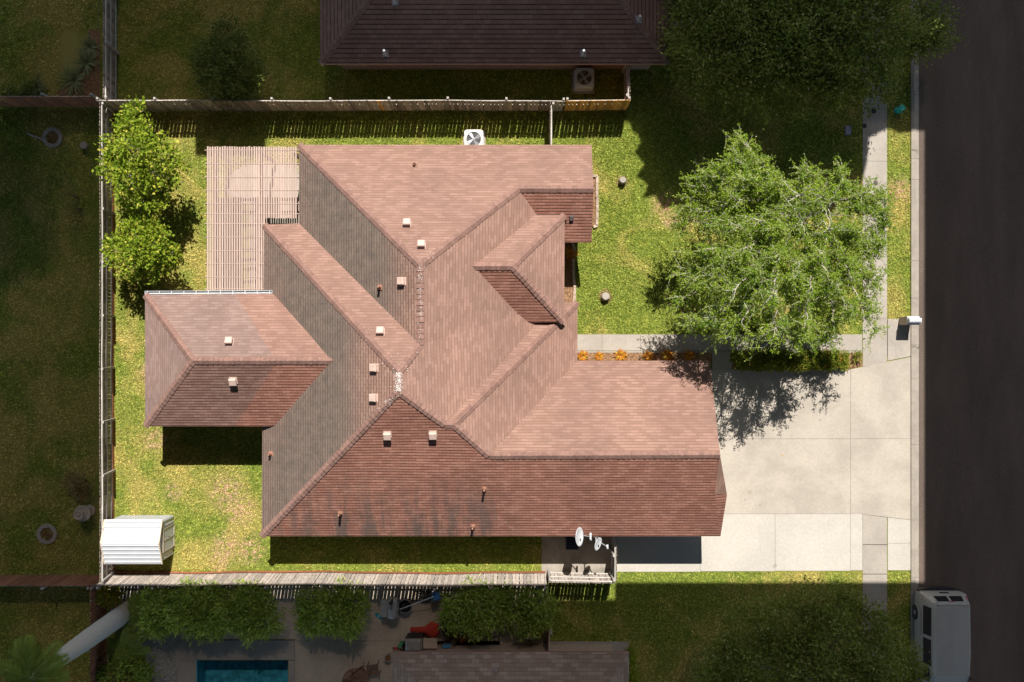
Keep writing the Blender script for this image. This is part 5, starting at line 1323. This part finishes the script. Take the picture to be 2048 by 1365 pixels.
bicycle(G(868, 1190), math.radians(-6), 'bicycle behind the other one, almost lost in the fence shadow', M_plain('bike_red', (.12, .03, .03), .4, .1), -.4)
# table with slatted chairs
brz = M_plain('slatted_brown', (.20, .105, .065), .6, .2)
c = G(716, 1352); t = thing('round_table', 'round slatted brown table at the bottom edge, partly out of frame', 'table', c)
mb = MB()
for k in range(28):
    a = 6.2832*k/28; d = Vector((math.cos(a), math.sin(a), 0)); s = Vector((-d.y, d.x, 0)); mb.add([c+d*.1+s*.008+Vector((0, 0, .74)), c+d*.1-s*.008+Vector((0, 0, .74)), c+d*.56-s*.048+Vector((0, 0, .74)), c+d*.56+s*.048+Vector((0, 0, .74))], [(0, 1, 2, 3)])
mb.ring(c+Vector((0, 0, .73)), .57, .025, 36, 6); mb.lathe(c, [(.11, .72), (.11, .75)], 16); mb.build('tabletop', brz, t)
for k in range(4): a = .785+1.57*k; MB().tube([c+Vector((.1*math.cos(a), .1*math.sin(a), .72)), c+Vector((.42*math.cos(a), .42*math.sin(a), 0))], .022, 6).build('leg', brz, t)
ch = thing('slatted_chair', 'brown slatted chair turned away from the round table, left of the pair', 'chair', (0, 0, 0), group='slatted chairs at the round table')
def loc_(mb, n_, m_=brz, p_=None): o = mb.build(n_, m_); o.parent = p_ or ch; return o
mb = MB()
for k in range(7): mb.box((0, -.2+k*.066, .44), (.44, .045, .02))
loc_(mb, 'seat'); mb = MB()
for k in range(6): mb.box((-.19+k*.076, .27+.02, .72), (.045, .02, .5), M=Matrix.Rotation(-.25, 3, 'X'))
loc_(mb, 'backrest')
for sx in (-.23, .23):
    loc_(MB().tube([(sx, -.22, 0), (sx, -.22, .62)], .018, 6), 'leg'); loc_(MB().tube([(sx, .26, 0), (sx, .23, .45), (sx, .36, .98)], .018, 6), 'leg'); loc_(MB().beam((sx, -.25, .63), (sx, .28, .63), .05, .025), 'armrest')
ch.location = G(727, 1340); ch.rotation_euler = (0, 0, math.radians(38))
dup(ch, G(750, 1333), math.radians(10), 'brown slatted chair right of the pair, nearest the tan roof')
c = G(703, 1362); t = thing('wicker_chair', 'rounded wicker chair left of the round table, at the frame edge', 'chair', c)
mb = MB()
for k in range(12): a = math.pi*.15 + math.pi*1.4*k/11; mb.tube([c+Vector((.3*math.cos(a), .3*math.sin(a), .4)), c+Vector((.38*math.cos(a), .38*math.sin(a), .85))], .012, 5)
mb.ring(c+Vector((0, 0, .85)), .38, .02, 28, 6); mb.build('backrest', brz, t); MB().lathe(c, [(.3, .38), (.32, .42), (.3, .44)], 20).build('seat', brz, t); MB().lathe(c, [(.26, 0), (.24, .38)], 14).build('base', brz, t)
# toddler trike / toys / folding chairs by the wall
c = G(797, 1296); t = thing('scooter', 'small red scooter with a green board, next to the grill', 'scooter', c)
MB().beam(c+Vector((-.2, .0, .1)), c+Vector((.2, .04, .1)), .1, .03).build('deck', rd, t); MB().tube([c+Vector((.2, .04, .1)), c+Vector((.24, .05, .75))], .016, 6).build('stem', MT['grey'], t); MB().tube([c+Vector((.14, .12, .75)), c+Vector((.34, -.02, .75))], .014, 6).build('handlebar', MT['black'], t)
MB().box(c+Vector((.12, .2, .2)), (.16, .34, .05), rz=-.5).build('board', M_plain('green_board', (.06, .22, .10), .5, .1), t)
for x in (-.2, .2): MB().tube([c+Vector((x, -.02, .06)), c+Vector((x, .03, .06))], .06, 10).build('wheel', MT['black'], t)
c = G(897, 1290); t = thing('beach_cart', 'folded cart of beach gear with a blue towel by the tan roof', 'cart', c)
MB().box(c+Vector((0, 0, .4)), (.42, .3, .5), taper=1.15).build('bag', M_plain('cart_cloth', (.22, .19, .17), .8, .25, 10), t); MB().box(c+Vector((-.05, .16, .68)), (.34, .16, .07), rz=.2).build('towel', M_plain('towel_blue', (.05, .22, .40), .9, .2), t)
for sx in (-.28, .28): MB().tube([c+Vector((sx, -.15, 0)), c+Vector((sx*1.1, .35, .95))], .014, 6).build('frame_bar', MT['grey'], t)
for sx in (-.2, .2): MB().tube([c+Vector((sx-.02, -.15, .1)), c+Vector((sx+.02, -.15, .1))], .1, 12).build('wheel', MT['black'], t)
for px, py, r, col, lab in ((892, 1262, .2, (.10, .08, .07), 'dark sack heaped behind the grill shelf'), (905, 1270, .17, (.16, .10, .06), 'brown sack touching the blue bag'), (922, 1258, .28, (.04, .075, .17), 'dark blue crumpled bag by the folded umbrella pole'), (925, 1277, .17, (.40, .08, .02), 'orange red bundle at the end of the patio clutter'), (907, 1281, .14, (.42, .34, .26), 'cream cloth bundle between the cart and the orange bundle')):
    c = G(px, py); vs = []; fs = []; n = 14; m = 7
    for i in range(m+1):
        for k in range(n):
            th = math.pi/2*i/m; an = 6.2832*k/n; rr = r*(1 + .22*math.sin(3*an+px) + random.uniform(-.08, .08))*math.cos(th)
            vs.append((c.x+rr*math.cos(an), c.y+rr*math.sin(an), .02 + .38*math.sin(th)*(1+random.uniform(-.08, .08))))
    for i in range(m):
        for k in range(n): fs.append((i*n+k, i*n+(k+1) % n, (i+1)*n+(k+1) % n, (i+1)*n+k))
    tag(MB().add(vs, fs).build('cloth_bundle', M_plain('bundle_cloth', col, .85, .25, 14, .02, 18), origin=c, smooth=True), lab, 'bundle')
# green garden hose in loose loops
pts = []
for k in range(120):
    f = k/119; a = f*6.2832*5
    p = G(935 + 135*f, 1262 + 6*math.sin(f*9)); pts.append(p + Vector((.42*math.cos(a)*(.6+.4*math.sin(f*7)), .34*math.sin(a), .04 + .02*math.sin(a*.5))))
tag(MB().tube(pts, .016, 5).build('garden_hose', M_plain('hose_green', (.02, .13, .08), .5, .1), origin=G(1000, 1262)), 'green garden hose in loose loops under the oleander bushes', 'hose')
c = G(1049, 1297); t = thing('door_mat', 'brown doormat on the dim path beside the tan roof', 'mat', c); MB().box((c.x, c.y, .035), (.68, .2, .02)).build('mat', MT['brownwood'], t); MB().box((c.x, c.y, .046), (.6, .14, .006)).build('pile', rd if False else M_plain('mat_pile', (.13, .07, .05), .9, .2, 30), t)
# white bucket and boots by the west wall of the tan house
c = G(778, 1312); t = thing('planter', 'pale planter against the west end of the tan roofed house', 'planter', c); MB().lathe(c, [(.13, 0), (.17, .32), (.18, .35), (.15, .35), (.14, .3)], 16).build('pot', MT['walk'], t); MB().lathe(c, [(.145, .29), (.145, .31)], 16).build('soil', MT['mulch'], t)
# ------------------------------------------------------------------ grass blades over the lawns (one mass, uncountable)
def in_poly(x, y, poly):
    ins = np.zeros(len(x), bool); n = len(poly)
    for i in range(n):
        (x0, y0), (x1, y1) = poly[i][:2], poly[(i+1) % n][:2]
        c = ((y0 > y) != (y1 > y)); xi = (x1-x0)*(y-y0)/((y1-y0) if abs(y1-y0) > 1e-9 else 1e-9) + x0
        ins ^= c & (x < xi)
    return ins
def grass(rects, holes, dens, h, w, name):
    rng = np.random.default_rng(3); P_ = []
    for r in rects:
        a, b = G(r[0], r[1]), G(r[2], r[3]); area = abs((b.x-a.x)*(b.y-a.y)); n = int(area*dens)
        x = rng.uniform(min(a.x, b.x), max(a.x, b.x), n); y = rng.uniform(min(a.y, b.y), max(a.y, b.y), n)
        keep = np.ones(n, bool)
        for hpoly in holes: keep &= ~in_poly(x, y, hpoly)
        # thin out bald and sparse spots in clumps
        k2 = np.sin(x*2.3+1.1)*np.sin(y*2.9) + np.sin(x*5.1+y*3.7)*.6
        keep &= rng.random(n) < np.clip(.86 + .22*k2, .35, 1)
        P_.append(np.stack([x[keep], y[keep]], 1))
    xy = np.concatenate(P_); N = len(xy)
    base = np.concatenate([xy, np.full((N, 1), .0)], 1)
    az = rng.uniform(0, 6.283, N); tilt = rng.uniform(.35, 1.25, N); hh = h*rng.uniform(.6, 1.3, N)
    d = np.stack([np.cos(az)*np.sin(tilt), np.sin(az)*np.sin(tilt), np.cos(tilt)], 1)
    s = np.stack([-np.sin(az), np.cos(az), np.zeros(N)], 1); ww = (w*rng.uniform(.6, 1.3, N))[:, None]
    q = np.stack([base - s*ww/2, base + s*ww/2, base + d*hh[:, None]*.7 + s*ww*.35 , base + d*hh[:, None]], 1)
    o = leaves_obj(name, q, MT['blades']); tag(o, 'short patchy lawn grass', 'grass', kind='stuff'); return o
pv = [R4(1040, 667, 1726, 741), R4(1330, 737, 1823, 1145), R4(1726, 700, 1823, 745), R4(1229, 1027, 1727, 1145), R4(1082, 1040, 1226, 1154), R4(1724, -500, 1775, 1800), R4(1774, 637, 1823, 724), R4(1150, 352, 1194, 456), R4(1100, 486, 1150, 612), R4(416, 380, 640, 600), R4(1774, 1034, 1823, 1142),
      [tuple(p)[:2] for p in el], [(-8.6, -7.85), (3, -7.85), (3, 7.9), (-8.6, 7.9)], [(-15, -3.1), (-9, -3.1), (-9, 1.45), (-15, 1.45)], [(-10.1, -7.85), (-8, -7.85), (-8, 4.88), (-10.1, 4.88)], R4(197, 1035, 347, 1108),
      [(0, -7.85), (8.4, -7.85), (8.4, -1.35), (0, -1.35)]]
pv = [[(p[0], p[1]) for p in poly] for poly in pv]
grass([(222, 222, 1270, 1147), (1150, 150, 1821, 740), (1226, 1140, 1821, 1166), (1775, 736, 1775.5, 740)], pv, 520, .085, .042, 'grass')
grass([(-40, -40, 640, 199), (640, 140, 1350, 199), (-40, 216, 190, 1148), (-40, 1168, 192, 1400), (1096, 1168, 1821, 1400), (1775, 1142, 1821, 1168), (1340, -40, 1821, 150)], [R4(1724, -500, 1775, 1800), R4(1096, 1282, 1258, 1400), R4(780, 1300, 1258, 1400), R4(120, 60, 205, 200)], 330, .085, .045, 'grass')
